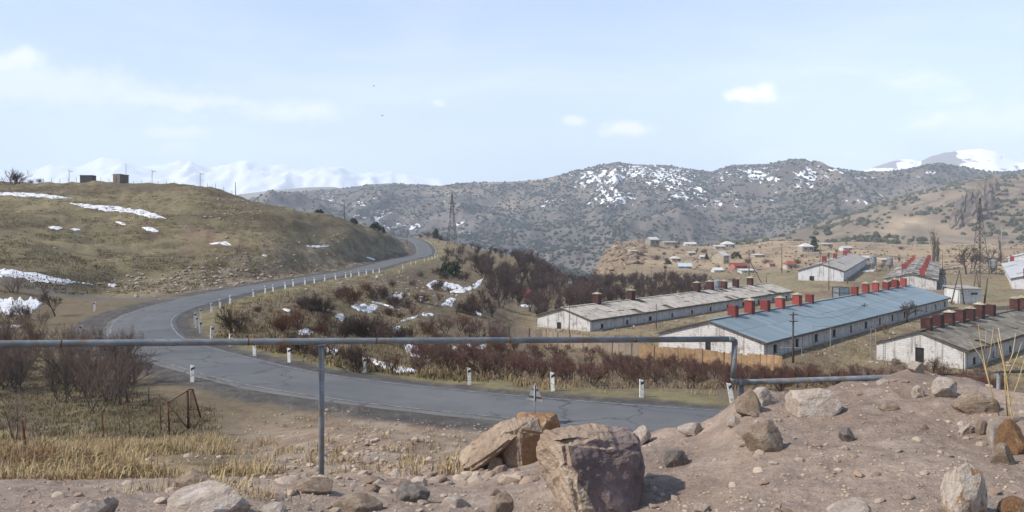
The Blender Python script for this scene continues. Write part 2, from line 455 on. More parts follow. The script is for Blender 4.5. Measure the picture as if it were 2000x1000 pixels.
slope = sst(rd, 5, 14) * sst(GR, 70, 90) * sst(GR, 300, 250) * sst(GU, 360, 440) * sst(GU, 1040, 900) * (1 - hillL)
GZ += slope * .5 * ridged(GX / 9, GY / 9, 4, 51)
# earth: clods and small hollows in the bank under our feet
GZ += near * (.05 * fbm(GX / .55, GY / .55, 5, 61) + .022 * np.abs(fbm(GX / .13, GY / .13, 3, 65)) + .06 * fbm(GX / 1.7, GY / 1.7, 3, 67))
clod = sst(GR, 30, 20) * sst(GR, 8, 13) * sst(GU, 430, 600)
GZ += clod * .05 * np.abs(fbm(GX / .3, GY / .3, 3, 71))
# the road bed
bed = sst(rd, RW / 2 + 9.0, RW / 2 + 1.6)
GZ = GZ * (1 - bed) + (rz - .05 - .03 * sst(rd, RW / 2 + .2, RW / 2 + 2.5)) * bed
# ground cover: what lies on the ground, as albedo with some cloud shade and sunlight put in
def C3(*c): return np.array(c, float)
def blend(C, c, wt): return C * (1 - wt[..., None]) + np.asarray(c) * wt[..., None]
n1 = fbm(GX / 5.5, GY / 5.5, 5, 101); n2 = fbm(GX / 1.3, GY / 1.3, 4, 111); n3 = fbm(GX / 24, GY / 24, 4, 121); n4 = fbm(GX / .25, GY / .25, 3, 131)
LC = np.zeros(GX.shape + (3,)) + C3(.15, .118, .075)  # base tone of the slopes, lowered to imitate cloud shade
LC = blend(LC, C3(.155, .12, .08), sst(n1 + .4 * n2, -.05, .35))
LC = blend(LC, C3(.185, .15, .09), sst(n3 + .5 * n2, .0, .4) * .8)
# hill grass, darkened in colour for cloud shade: olive with brown scars and one patch of red earth
hl = sst(-GX, 15, 40) * sst(GY, 90, 115) * sst(GR, 420, 330)
H = np.zeros_like(LC) + C3(.142, .118, .068)
H = blend(H, C3(.195, .162, .092), sst(n3 + .3 * n1, -.1, .4))
H = blend(H, C3(.115, .088, .058), sst(n1 + .5 * n2, .10, .42) * .8)
con = fbm(GX / 10, GZ / .8 + n1, 4, 161)
H = blend(H, C3(.10, .078, .052), sst(con, .12, .42) * .7)
H = blend(H, C3(.235, .20, .12), sst(con, -.1, -.45) * .5)
red = np.exp(-(((GU - 400) / 45) ** 2 + ((GR - 172) / 12) ** 2)) * sst(n2 + n1, -.5, .3)
H = blend(H, C3(.215, .14, .10), np.clip(red, 0, 1) * .8)
rub = sst(rd, 22, 8) * sst(GR, 105, 125)
H = blend(H, C3(.24, .19, .14), rub * sst(n2, -.1, .3))
LC = blend(LC, H, hl)
# farm and orchard
orch = sst(GU, 820, 950) * sst(GR, 46, 52) * sst(GR, 150, 120)
LC = blend(LC, C3(.165, .115, .08), orch * sst(n1, -.4, .3) * .85)
farm = sst(GU, 930, 1100) * sst(GR, 100, 125) * sst(GR, 400, 330)
FC = blend(np.zeros_like(LC) + C3(.235, .19, .115), C3(.18, .135, .09), sst(n1, -.1, .3))
FC = blend(FC, C3(.20, .17, .10), sst(n3, .0, .3))
LC = blend(LC, FC, farm)
VC = blend(np.zeros_like(LC) + C3(.30, .225, .145), C3(.19, .14, .10), sst(fbm(GX / 12, GY / 7, 5, 141), -.12, .3))  # plateau tan kept light, with sunlight put into the colour
VC = blend(VC, C3(.36, .275, .17), sst(fbm(GX / 60, GY / 40, 3, 145), .05, .4) * .6)
LC = blend(LC, VC, sst(GU, 1060, 1120) * sst(GR, 330, 400))
LC = blend(LC, C3(.23, .165, .115), cliff * sst(n1, -.3, .2))
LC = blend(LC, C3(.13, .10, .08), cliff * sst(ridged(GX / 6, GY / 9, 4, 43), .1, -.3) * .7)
LC = blend(LC, C3(.17, .15, .12), sst(GR, 700, 800) * (GU < 1500))
# the near bank: crumbly earth; below it red-brown soil; straw ground on the left
soil = sst(GU, 380, 560) * sst(GR, 44, 34) * (GR > 2)
SC = blend(np.zeros_like(LC) + C3(.255, .188, .135), C3(.31, .25, .19), sst(n2, -.1, .4))
SC = blend(SC, C3(.14, .115, .065), sst(n1, .12, .4) * sst(GR, 18, 26) * .7)
LC = blend(LC, SC, soil)
straw = sst(GU, 520, 380) * sst(GR, 9, 12) * sst(GR, 36, 31)
LC = blend(LC, blend(np.zeros_like(LC) + C3(.27, .21, .12), C3(.19, .145, .09), sst(n2, -.2, .3)), straw)
field = sst(GU, 420, 250) * sst(GR, 31, 36) * sst(GR, 62, 50)
LC = blend(LC, blend(np.zeros_like(LC) + C3(.165, .13, .085), C3(.145, .118, .068), sst(n1, -.1, .2)), field)
dirt = sst(GR + 1.6 * n1 + .8 * n2, 13.5, 10.0) * (1 - .0 * n4)
DC = blend(np.zeros_like(LC) + C3(.325, .252, .20), C3(.265, .20, .158), sst(n2 + .5 * n4, -.2, .3))
DC = blend(DC, C3(.40, .33, .27), sst(n4, .25, .55) * .5)
LC = blend(LC, DC, dirt)
# gravel shoulder and verge, the side track at the bend
gw = np.where(rside > 0, 1.8, 1.3) + .8 * sst(GX, -25, -34) * (rside > 0)
shoulder = sst(rd + .5 * n2, RW / 2 + gw + .7, RW / 2 + gw - .4) * sst(GR, 470, 440)
verge = sst(rd, RW / 2 + 6.5, RW / 2 + 3.5) * (rside < 0)
LC = blend(LC, C3(.20, .18, .085), verge * sst(n2, -.4, .2) * .7)
LC = blend(LC, blend(np.zeros_like(LC) + C3(.080, .073, .067), C3(.11, .098, .087), sst(n2 + n4, -.1, .4)), shoulder)
trk = np.exp(-((GY - (104 + .1 * (GX + 40) + 2.5 * np.sin((GX + 45) / 14))) / 2.6) ** 4) * sst(GX, -34, -38) * sst(GX, -75, -52)
LC = blend(LC, C3(.14, .125, .11), np.clip(trk, 0, 1))
LC *= (1 + .10 * fbm(GX / 2.2, GY / 2.2, 4, 151))[..., None]

nt, nr = GX.shape
idx = np.arange(nt * nr).reshape(nt, nr)
quads = np.stack([idx[:-1, :-1], idx[:-1, 1:], idx[1:, 1:], idx[1:, :-1]], -1).reshape(-1, 4)

def ground_material():
    m = bpy.data.materials.new('ground_soil_and_grass'); m.use_nodes = True
    t = NT(m.node_tree); bs = m.node_tree.nodes['Principled BSDF']
    bs.inputs['Roughness'].default_value = .95; bs.inputs['Specular IOR Level'].default_value = .12
    at = t.n('ShaderNodeAttribute', attribute_name='cover').outputs['Color']
    ps = t.n('ShaderNodeNewGeometry').outputs['Position']
    f1 = t.noise(ps, 9.0, 7, .68); f2 = t.noise(ps, 1.1, 6, .65); f3 = t.noise(ps, 45, 5, .7)
    k = t.math('ADD', t.math('MULTIPLY_ADD', f1, 1.0, -.5), t.math('MULTIPLY_ADD', f2, 1.1, -.55))
    k = t.math('ADD', k, t.math('MULTIPLY_ADD', f3, .7, -.35))
    k = t.math('ADD', k, 1.0)
    c = t.vmath('MULTIPLY', at, (1, 1, 1))
    sc = t.n('ShaderNodeVectorMath', operation='SCALE'); t.l(c, sc.inputs[0]); t.l(k, sc.inputs['Scale'])
    t.l(sc.outputs[0], bs.inputs['Base Color'])
    b = t.n('ShaderNodeBump'); b.inputs['Strength'].default_value = .9; b.inputs['Distance'].default_value = .10
    hgt = t.math('ADD', t.math('MULTIPLY', f2, 1.6), t.math('ADD', t.math('MULTIPLY', f1, .55), t.math('MULTIPLY', f3, .22)))
    # drying cracks, only where the bank is close
    t.l(hgt, b.inputs['Height']); t.l(b.outputs[0], bs.inputs['Normal'])
    return m
gm = ground_material()
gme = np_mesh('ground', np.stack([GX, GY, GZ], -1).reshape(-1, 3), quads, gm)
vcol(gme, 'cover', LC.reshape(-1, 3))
ground = inst('ground', gme); ground['kind'] = 'structure'

def tz(X, Y):
    X = np.asarray(X, float); Y = np.asarray(Y, float)
    t, r = pol(X, Y); l = np.log(np.maximum(r, .51))
    i = np.clip(np.searchsorted(TH, t) - 1, 0, nt - 2); j = np.clip(np.searchsorted(LR, l) - 1, 0, nr - 2)
    a = (t - TH[i]) / (TH[i + 1] - TH[i]); b = (l - LR[j]) / (LR[j + 1] - LR[j])
    return (GZ[i, j] * (1 - a) + GZ[i + 1, j] * a) * (1 - b) + (GZ[i, j + 1] * (1 - a) + GZ[i + 1, j + 1] * a) * b
def tzf(x, y): return float(tz(np.array([x]), np.array([y]))[0])
YS = np.geomspace(3.0, 900, 420)
def hits(u, v, ymin=0):
    """where the line of sight through photo pixels meets the ground"""
    u = np.atleast_1d(np.asarray(u, float)); v = np.atleast_1d(np.asarray(v, float))
    ys = YS[YS >= ymin] if ymin else YS
    X = ((u - 1000) / F)[:, None] * ys[None]; Yb = np.broadcast_to(ys, X.shape)
    d = (EYE - ((v - V0) / F)[:, None] * ys[None]) - tz(X, Yb)
    neg = d <= 0
    k = np.argmax(neg, 1); ok = neg.any(1)
    k = np.where(ok, np.maximum(k, 1), len(ys) - 1)
    r = np.arange(len(u)); d0 = d[r, k - 1]; d1 = d[r, k]
    t = np.clip(d0 / np.where(np.abs(d0 - d1) < 1e-9, 1e-9, d0 - d1), 0, 1)
    Y = ys[k - 1] + t * (ys[k] - ys[k - 1]); Xr = (u - 1000) / F * Y
    return np.stack([Xr, Y, tz(Xr, Y)], 1), ok
def hit(u, v, ymin=0):
    p, ok = hits([u], [v], ymin); return Vector(p[0])
def atY(u, Y):
    x = (u - 1000) / F * Y; return Vector((x, Y, tzf(x, Y)))
# ------------------------------------------------------------------ mountains
def skyl(pts, u): 
    p = np.array(pts, float); return np.interp(u, p[:, 0], p[:, 1])
class Range: pass
def mountain_range(name, sky_pts, u0, u1, du, rows, Yb, zb, Yr, prof, relief, wl, seed, mat, back=4, jitter=0.0, yr_var=0.0):
    us = np.arange(u0, u1 + du, du); ts = np.linspace(0, 1, rows)
    tb = np.linspace(0, 1, back + 1)[1:]
    Yr_u = Yr * (1 + yr_var * fbm(us / 160.0, us * 0 + seed, 3, seed))
    vs = skyl(sky_pts, us) + jitter * fbm(us / 22.0, us * 0, 3, seed + 5)
    zr = EYE + (V0 - vs) / F * Yr_u
    Y = Yb + (Yr_u[:, None] - Yb) * ts[None] ** .9
    Z = zb + (zr[:, None] - zb) * (ts[None] ** prof)
    Y = np.hstack([Y, Yr_u[:, None] + (Yr * .25) * tb[None]])
    Z = np.hstack([Z, zr[:, None] - (zr[:, None] - zb) * .35 * tb[None]])
    T = np.hstack([np.broadcast_to(ts, (len(us), rows)), 1 + np.broadcast_to(tb, (len(us), back))])
    X = ((us - 1000) / F)[:, None] * Y
    wx = fbm(X / (wl * 1.7), Y / (wl * 1.7), 3, seed + 9)
    rl = .72 * ridged(X / wl + .7 * wx, Y / (wl * 2.0) + .5 * wx, 5, seed) + .35 * ridged(X / (wl * .33) + wx, Y / (wl * .55), 4, seed + 3)
    env = np.clip(np.where(T < 1, np.sin(np.pi * np.clip(T, 0, 1)) ** .8, 0), 0, 1)
    Z = Z + relief * rl * env
    g = Range(); g.X, g.Y, g.Z, g.U, g.rows, g.T, g.rl = X, Y, Z, us, rows, T, rl
    n, m = X.shape; ii = np.arange(n * m).reshape(n, m)
    q = np.stack([ii[:-1, :-1], ii[1:, :-1], ii[1:, 1:], ii[:-1, 1:]], -1).reshape(-1, 4)
    g.me = np_mesh(name, np.stack([X, Y, Z], -1).reshape(-1, 3), q, mat)
    g.V = V0 + (EYE - Z) / Y * F
    o = inst(name, g.me); o['kind'] = 'structure'
    g.o = o
    return g
def gauss(g, lst):
    s = np.zeros(g.X.shape)
    for (u, v, a, b, k) in lst: s = np.maximum(s, k * np.exp(-((g.U[:, None] - u) / a) ** 2 - ((g.V - v) / b) ** 2))
    return s
def mountain_material(name, c1, c2, c3, snow_scale, stretch, wl):
    m = bpy.data.materials.new(name); m.use_nodes = True
    t = NT(m.node_tree); bs = m.node_tree.nodes['Principled BSDF']
    bs.inputs['Roughness'].default_value = .95; bs.inputs['Specular IOR Level'].default_value = .05
    ps = t.n('ShaderNodeNewGeometry').outputs['Position']
    at = t.n('ShaderNodeAttribute', attribute_name='cover').outputs['Color']
    sp = t.n('ShaderNodeSeparateColor'); t.l(at, sp.inputs[0])
    c = t.mix(t.ramp(t.noise(ps, 1 / wl, 7, .62), .38, .62), c1, c2)
    c = t.mix(t.ramp(t.noise(ps, 3.5 / wl, 6, .65), .45, .62), c, c3)
    c = t.mix(sp.outputs[1], c, (.36, .28, .19, 1))
    sn = t.noise(t.vmath('MULTIPLY', ps, stretch), snow_scale, 7, .62, .6)
    thr = t.math('MULTIPLY_ADD', sp.outputs[0], -.32, .745)
    sf = t.math('MULTIPLY', t.math('SUBTRACT', sn, thr), 22.0, clamp=True)
    c = t.mix(sf, c, (.82, .83, .86, 1))
    t.l(c, bs.inputs['Base Color'])
    b = t.n('ShaderNodeBump'); b.inputs['Strength'].default_value = .8; b.inputs['Distance'].default_value = wl * .03
    t.l(t.noise(ps, 6 / wl, 7, .65), b.inputs['Height']); t.l(b.outputs[0], bs.inputs['Normal'])
    return m
SKY_MAIN = [(300, 420), (480, 398), (520, 386), (560, 379), (620, 371), (680, 367), (720, 361), (760, 358), (800, 360), (860, 363), (900, 357), (1000, 355), (1060, 350), (1100, 340),
            (1150, 327), (1205, 316), (1240, 321), (1300, 322), (1350, 330), (1390, 335), (1430, 322), (1500, 320), (1540, 312), (1565, 310), (1600, 322), (1660, 332),
            (1700, 339), (1760, 332), (1800, 324), (1835, 318), (1880, 328), (1930, 338), (2000, 335), (2200, 330), (2500, 340)]
mm = mountain_material('juniper_mountain_earth', (.118, .103, .095, 1), (.165, .14, .122, 1), (.082, .075, .072, 1), .052, (1.2, .55, 1.3), 260)
main = mountain_range('mountain', SKY_MAIN, 120, 2460, 4, 190, 950, -60, 2500, 1.15, 85, 420, 3, mm, yr_var=.10)
sn = 1.0 * gauss(main, [(1180, 345, 70, 26, 1), (1240, 335, 60, 18, .9), (1200, 385, 70, 26, .85), (1300, 345, 90, 26, .95), (1340, 375, 70, 30, .8), (1405, 345, 50, 22, .75), (1480, 340, 60, 26, .9),
                  (1400, 400, 60, 16, .75), (1440, 385, 50, 20, .6), (1585, 345, 36, 36, .95), (1640, 335, 50, 12, .8), (1690, 345, 40, 12, .7), (1690, 385, 50, 14, .6),
                  (740, 425, 60, 22, .7), (700, 395, 60, 18, .55), (790, 440, 60, 14, .7), (880, 430, 90, 16, .55), (920, 450, 60, 14, .6), (640, 385, 50, 12, .55),
                  (860, 385, 120, 20, .35), (1080, 400, 60, 24, .55), (1130, 360, 26, 18, .7), (1560, 410, 50, 16, .5), (1820, 340, 60, 14, .5), (1500, 385, 40, 20, .5), (1090, 440, 60, 16, .3)])
ex = gauss(main, [(1000, 400, 30, 18, .6), (880, 375, 60, 8, .5), (1130, 385, 26, 16, .35), (1050, 352, 50, 8, .6), (820, 362, 40, 5, .6), (960, 360, 40, 5, .5), (880, 400, 26, 8, .5)])
vcol(main.me, 'cover', np.stack([sn, ex, sn * 0], -1).reshape(-1, 3))
SKY_RH = [(1430, 500), (1500, 484), (1540, 466), (1600, 440), (1650, 424), (1700, 405), (1740, 392), (1780, 380), (1850, 360), (1900, 350), (1950, 344), (2000, 341), (2100, 330), (2500, 320)]
rm = mountain_material('right_hill_earth', (.19, .15, .11, 1), (.24, .19, .135, 1), (.135, .11, .085, 1), .05, (1, .6, 1), 110)
rhill = mountain_range('hill', SKY_RH, 1400, 2460, 4, 150, 770, -9, 1400, 1.1, 24, 150, 13, rm, yr_var=.05)
sn = gauss(rhill, [(1945, 380, 22, 10, .8), (1935, 405, 30, 8, .5), (1960, 420, 30, 8, .4), (1985, 350, 20, 6, .5)])
ex = gauss(rhill, [(1775, 435, 40, 12, 1), (1740, 450, 30, 10, .9), (1860, 450, 40, 18, .5), (1800, 380, 20, 5, .5)])
vcol(rhill.me, 'cover', np.stack([sn, ex, sn * 0], -1).reshape(-1, 3))
# crag on the right hill: a jagged rock face
crag_m = M('crag_rock', (.20, .155, .12), (.12, .10, .09), scale=.06, world=True, bump=.9, bscale=.2, c3=(.27, .20, .145))
def surf(g, u, v):
    i = int(np.argmin(abs(g.U - u))); k = int(np.argmin(abs(g.V[i, :g.rows] - v))); return Vector((g.X[i, k], g.Y[i, k], g.Z[i, k]))
cr = empty('crag', surf(rhill, 1905, 432))
tag(cr, 'jagged brown rock crag high on the juniper hill behind the lattice tower', 'crag')
for i, (u, v0, v1, wd) in enumerate([(1880, 395, 440, 26), (1890, 384, 437, 22), (1900, 380, 434, 26), (1910, 372, 430, 24), (1919, 364, 424, 22), (1929, 360, 412, 24), (1938, 354, 398, 22), (1872, 408, 444, 20), (1950, 350, 384, 24), (1864, 420, 446, 18), (1905, 398, 436, 30), (1922, 384, 430, 26)]):
    b = surf(rhill, u, v1); h = (v1 - v0) / F * b.y; r = wd / F * b.y * .42
    V = []; Fc = []
    n, mrow = 12, 9
    for a in range(mrow):
        for j in range(n):
            an = 2 * math.pi * j / n; t = a / (mrow - 1)
            rr = r * (1.15 - .55 * t ** 2.2) * (1 + .5 * float(vn(j * 1.7 + i * 9, a * .35, 77)) + .4 * float(vn(j * 2.3, a * 1.9 + i, 78)))
            V.append((rr * math.cos(an), rr * math.sin(an) + r * .7, -6 + (h + 6) * t * (1 + .16 * float(vn(j * .9, i * 3.3, 79)))))
    for a in range(mrow - 1):
        for j in range(n): Fc.append((a * n + j, a * n + (j + 1) % n, (a + 1) * n + (j + 1) % n, (a + 1) * n + j))
    mb = MB(); mb.v = V; mb.f = Fc + [tuple((mrow - 1) * n + j for j in range(n))]
    o = mb.build('rock_pillar', crag_m, cr); o.location = b - cr.location
# far snow ranges
def snow_range_material(name, wl, rock, thr):
    m = bpy.data.materials.new(name); m.use_nodes = True
    t = NT(m.node_tree); bs = m.node_tree.nodes['Principled BSDF']
    bs.inputs['Roughness'].default_value = .9; bs.inputs['Specular IOR Level'].default_value = .1
    ps = t.n('ShaderNodeNewGeometry').outputs['Position']
    at = t.n('ShaderNodeAttribute', attribute_name='cover').outputs['Color']
    sp = t.n('ShaderNodeSeparateColor'); t.l(at, sp.inputs[0])
    nz = t.noise(t.vmath('MULTIPLY', ps, (1.0, .5, 1.6)), 1 / wl, 8, .66, .3)
    k = t.math('ADD', nz, t.math('MULTIPLY', sp.outputs[0], 1.0))
    f = t.math('MULTIPLY', t.math('SUBTRACT', k, thr), 12.0, clamp=True)
    t.l(t.mix(f, rock, (.86, .87, .9, 1)), bs.inputs['Base Color'])
    return m
sm = snow_range_material('far_snow', 420, (.17, .175, .21, 1), .60)
SKY_SNOW = [(-400, 330), (-100, 338), (0, 331), (60, 336), (100, 321), (150, 326), (200, 308), (240, 313), (280, 326), (330, 321), (360, 317), (400, 331), (440, 325), (475, 315), (520, 322), (560, 326),
            (600, 338), (650, 335), (700, 341), (760, 338), (820, 344), (870, 357), (950, 372), (1100, 385)]
snowr = mountain_range('snow_mountains', SKY_SNOW, -400, 1100, 5, 90, 7000, -60, 10000, 1.0, 340, 1250, 23, sm, jitter=4, yr_var=.04)
sn = np.clip((390 - snowr.V) / 90 + .12 * snowr.rl, -.3, .35); vcol(snowr.me, 'cover', np.stack([sn] * 3, -1).reshape(-1, 3))
SKY_FOOT = [(300, 400), (430, 384), (480, 378), (540, 371), (600, 366), (650, 365), (680, 370), (720, 359), (800, 364), (900, 380)]
fm = M('far_foothill_earth', (.17, .15, .12), (.22, .19, .14), scale=.004, world=True)
mountain_range('foothills', SKY_FOOT, 200, 950, 6, 30, 3000, -60, 4000, 1.0, 50, 700, 29, fm)
pm = snow_range_material('peak_snow', 110, (.20, .175, .18, 1), .48)
SKY_PK = [(1500, 362), (1600, 350), (1680, 336), (1740, 316), (1768, 311), (1785, 312), (1795, 316), (1815, 306), (1845, 298), (1880, 294), (1915, 290), (1945, 297), (1970, 310), (1990, 318), (2010, 316), (2100, 330), (2400, 360)]
peak = mountain_range('snow_peak', SKY_PK, 1450, 2450, 4, 90, 3300, -60, 4700, 1.05, 75, 800, 33, pm, jitter=1)
uu = peak.U[:, None]; bnd = 1866 + (peak.V - 296) * .55 + 14 * fbm(peak.V / 9, uu / 30, 4, 3)
sn = np.where(uu > 1800, np.clip((uu - bnd) / 40, -.35, .14), np.clip((uu - 1752 + (peak.V - 315) * .2) / 60, -.2, .14))
sn = np.where((uu < 1790) & (peak.V > 328), .12, sn); sn += .18 * fbm(uu / 14, peak.V / 5, 4, 9)
vcol(peak.me, 'cover', np.stack([sn] * 3, -1).reshape(-1, 3))

# ------------------------------------------------------------------ air
hz = MB(); hz.box(-14600, 14600, -14600, 14600, -61.5, 1250)
hm = bpy.data.materials.new('haze_air'); hm.use_nodes = True
ht = hm.node_tree
for n in list(ht.nodes):
    if n.type != 'OUTPUT_MATERIAL': ht.nodes.remove(n)
pv = ht.nodes.new('ShaderNodeVolumePrincipled')
pv.inputs['Density'].default_value = 1.65e-4; pv.inputs['Color'].default_value = (.80, .90, 1.0, 1); pv.inputs['Anisotropy'].default_value = 0.0
out = [n for n in ht.nodes if n.type == 'OUTPUT_MATERIAL'][0]
ht.links.new(pv.outputs[0], out.inputs['Volume'])
haze = hz.build('haze', hm); haze['kind'] = 'stuff'

# ------------------------------------------------------------------ junipers on the mountains
def ico(sub):
    t = (1 + 5 ** .5) / 2
    v = [Vector(p).normalized() for p in ((-1, t, 0), (1, t, 0), (-1, -t, 0), (1, -t, 0), (0, -1, t), (0, 1, t), (0, -1, -t), (0, 1, -t), (t, 0, -1), (t, 0, 1), (-t, 0, -1), (-t, 0, 1))]
    f = [(0, 11, 5), (0, 5, 1), (0, 1, 7), (0, 7, 10), (0, 10, 11), (1, 5, 9), (5, 11, 4), (11, 10, 2), (10, 7, 6), (7, 1, 8), (3, 9, 4), (3, 4, 2), (3, 2, 6), (3, 6, 8), (3, 8, 9), (4, 9, 5), (2, 4, 11), (6, 2, 10), (8, 6, 7), (9, 8, 1)]
    for _ in range(sub):
        mid = {}; nf = []
        def g(a, b):
            k = (min(a, b), max(a, b))
            if k not in mid: mid[k] = len(v); v.append(((v[a] + v[b]) / 2).normalized())
            return mid[k]
        for a, b, c in f:
            x, y, z = g(a, b), g(b, c), g(c, a); nf += [(a, x, z), (b, y, x), (c, z, y), (x, y, z)]
        f = nf
    return np.array([list(p) for p in v]), np.array(f)
IV0, IF0 = ico(0)
IV1, IF1 = ico(1)
def blob_cloud(name, P, S, mat, seed, flat=.8, iv=IV0, iF=IF0, rough=.35):
    r = np.random.RandomState(seed); n = len(P)
    V = iv[None] * (1 + rough * r.uniform(-1, 1, (n, len(iv), 1)))
    a = r.uniform(0, 6.28, n); c, s = np.cos(a)[:, None], np.sin(a)[:, None]
    V = np.stack([V[..., 0] * c - V[..., 1] * s, V[..., 0] * s + V[..., 1] * c, V[..., 2] * flat], -1)
    V = V * S[:, None, None] + P[:, None, :]
    Fc = iF[None] + (np.arange(n) * len(iv))[:, None, None]
    return inst(name, np_mesh(name, V.reshape(-1, 3), Fc.reshape(-1, 3), mat, False))
def scatter_range(g, n, dens, seed):
    r = np.random.RandomState(seed)
    i = r.randint(0, g.X.shape[0] - 1, n); k = r.randint(1, g.rows - 1, n); a = r.rand(n); b = r.rand(n)
    def L(A): return (A[i, k] * (1 - a) + A[i + 1, k] * a) * (1 - b) + (A[i, k + 1] * (1 - a) + A[i + 1, k + 1] * a) * b
    P = np.stack([L(g.X), L(g.Y), L(g.Z)], 1)
    keep = r.rand(n) < dens(P, i, k)
    return P[keep]
jm = M('juniper_far', (.024, .036, .033), (.05, .056, .047), scale=.05, world=True, rough=.95, spec=.05)
def dens_main(P, i, k):
    d = .66 - .45 * main.rl[i, k] + .8 * fbm(P[:, 0] / 170, P[:, 1] / 170, 4, 201) + .35 * fbm(P[:, 0] / 40, P[:, 1] / 40, 3, 205)
    v = main.V[i, k]
    return np.clip(d, .04, 1) * np.where(main.U[i] < 760, .7, 1)
P = scatter_range(main, 62000, dens_main, 5)
S = 1.7 + 2.6 * rs.rand(len(P)) ** 2.5; P[:, 2] += S * .35
o = blob_cloud('juniper_scrub', P, S, jm, 7); o['kind'] = 'stuff'
def dens_rh(P, i, k):
    d = .42 + .9 * fbm(P[:, 0] / 75, P[:, 1] / 75, 4, 211)
    v = rhill.V[i, k]; u = rhill.U[i]
    bare = np.exp(-((u - 1775) / 45.) ** 2 - ((v - 437) / 12.) ** 2) + np.exp(-((u - 1865) / 40.) ** 2 - ((v - 455) / 20.) ** 2)
    return np.clip(d - bare, .03, 1)
P = scatter_range(rhill, 5200, dens_rh, 6)
u_ = 1000 + F * P[:, 0] / P[:, 1]
S = (1.9 + 2.6 * rs.rand(len(P)) ** 1.5)
order = np.argsort(-(S / P[:, 1]) * ((u_ > 1450) & (u_ < 2000)))
big, rest = order[:290], order[290:]
jm2 = M('juniper_hill', (.045, .052, .034), (.085, .082, .052), scale=.6, rough=.95, spec=.05, rnd=.25)
Pr = P[rest].copy(); Pr[:, 2] += S[rest] * .3
o = blob_cloud('juniper_scrub', Pr, S[rest], jm2, 8); o['kind'] = 'stuff'
protos = []
for q in range(5):                                                   # a rounded juniper made of several leafy clumps
    r = np.random.RandomState(300 + q); pts = []; sz = []
    for _ in range(7):
        d = r.normal(size=3); d /= np.linalg.norm(d); d[2] = abs(d[2]) * .7; pts.append(d * (.25 + .45 * r.rand())); sz.append(.34 + .3 * r.rand())
    V = []; Fc = []
    for p_, s_ in zip(pts, sz):
        vv = IV0 * (1 + .4 * r.uniform(-1, 1, (12, 1))) * s_ + p_; Fc += (IF0 + 12 * len(V)).tolist(); V.append(vv)
    protos.append(np_mesh('juniper_crown', np.vstack(V), np.array(Fc), jm2, False))
for c, k in enumerate(big):
    o = inst('juniper_bush', protos[c % 5], None, (P[k, 0], P[k, 1], P[k, 2] + S[k] * .25), (0, 0, rs.rand() * 6.28), (S[k] * 1.1,) * 2 + (S[k] * (.8 + .5 * rs.rand()),))
    tag(o, 'dark round juniper bush dotted over the tan hillside at the right', 'bush', 'junipers on the right-hand hillside')
# ------------------------------------------------------------------ road surface
def strip(name, A, B, dz, mat, n=6, parent=None, crown=0.0):
    k = np.linspace(0, 1, n)
    P = A[:, None, :] * (1 - k)[None, :, None] + B[:, None, :] * k[None, :, None]
    P = P.copy(); P[..., 2] += dz + crown * (1 - (2 * k - 1) ** 2)[None]
    if crown: P[:, 0, 2] -= .07; P[:, -1, 2] -= .07; P[:, 1] = P[:, 0] + (P[:, 1] - P[:, 0]) * np.array([.25, .25, 1]); P[:, -2] = P[:, -1] + (P[:, -2] - P[:, -1]) * np.array([.25, .25, 1])
    r, c = P.shape[:2]; ii = np.arange(r * c).reshape(r, c)
    q = np.stack([ii[:-1, :-1], ii[1:, :-1], ii[1:, 1:], ii[:-1, 1:]], -1).reshape(-1, 4)
    me = np_mesh(name, P.reshape(-1, 3), q[:, ::-1], mat); kk = np.broadcast_to(k[None, :, None], (r, c, 3)); vcol(me, 'across', kk.reshape(-1, 3))
    return inst(name, me, parent)
def dense(P, step=.8):
    d = np.r_[0, np.cumsum(np.linalg.norm(np.diff(P[:, :2], axis=0), axis=1))]
    s = np.arange(0, d[-1], step); return np.stack([np.interp(s, d, P[:, i]) for i in range(3)], 1), s
IN2, s_ = dense(INN); N2 = normals2(IN2)
for _ in range(10): N2[1:-1] = .25 * N2[:-2] + .5 * N2[1:-1] + .25 * N2[2:]
N2 /= np.linalg.norm(N2, axis=1)[:, None]
def offs(d, wob=0.0, sd=0):
    o = IN2.copy(); o[:, :2] += N2 * (d + wob * fbm(s_ / 1.7, s_ * 0, 3, sd))[:, None]; return o
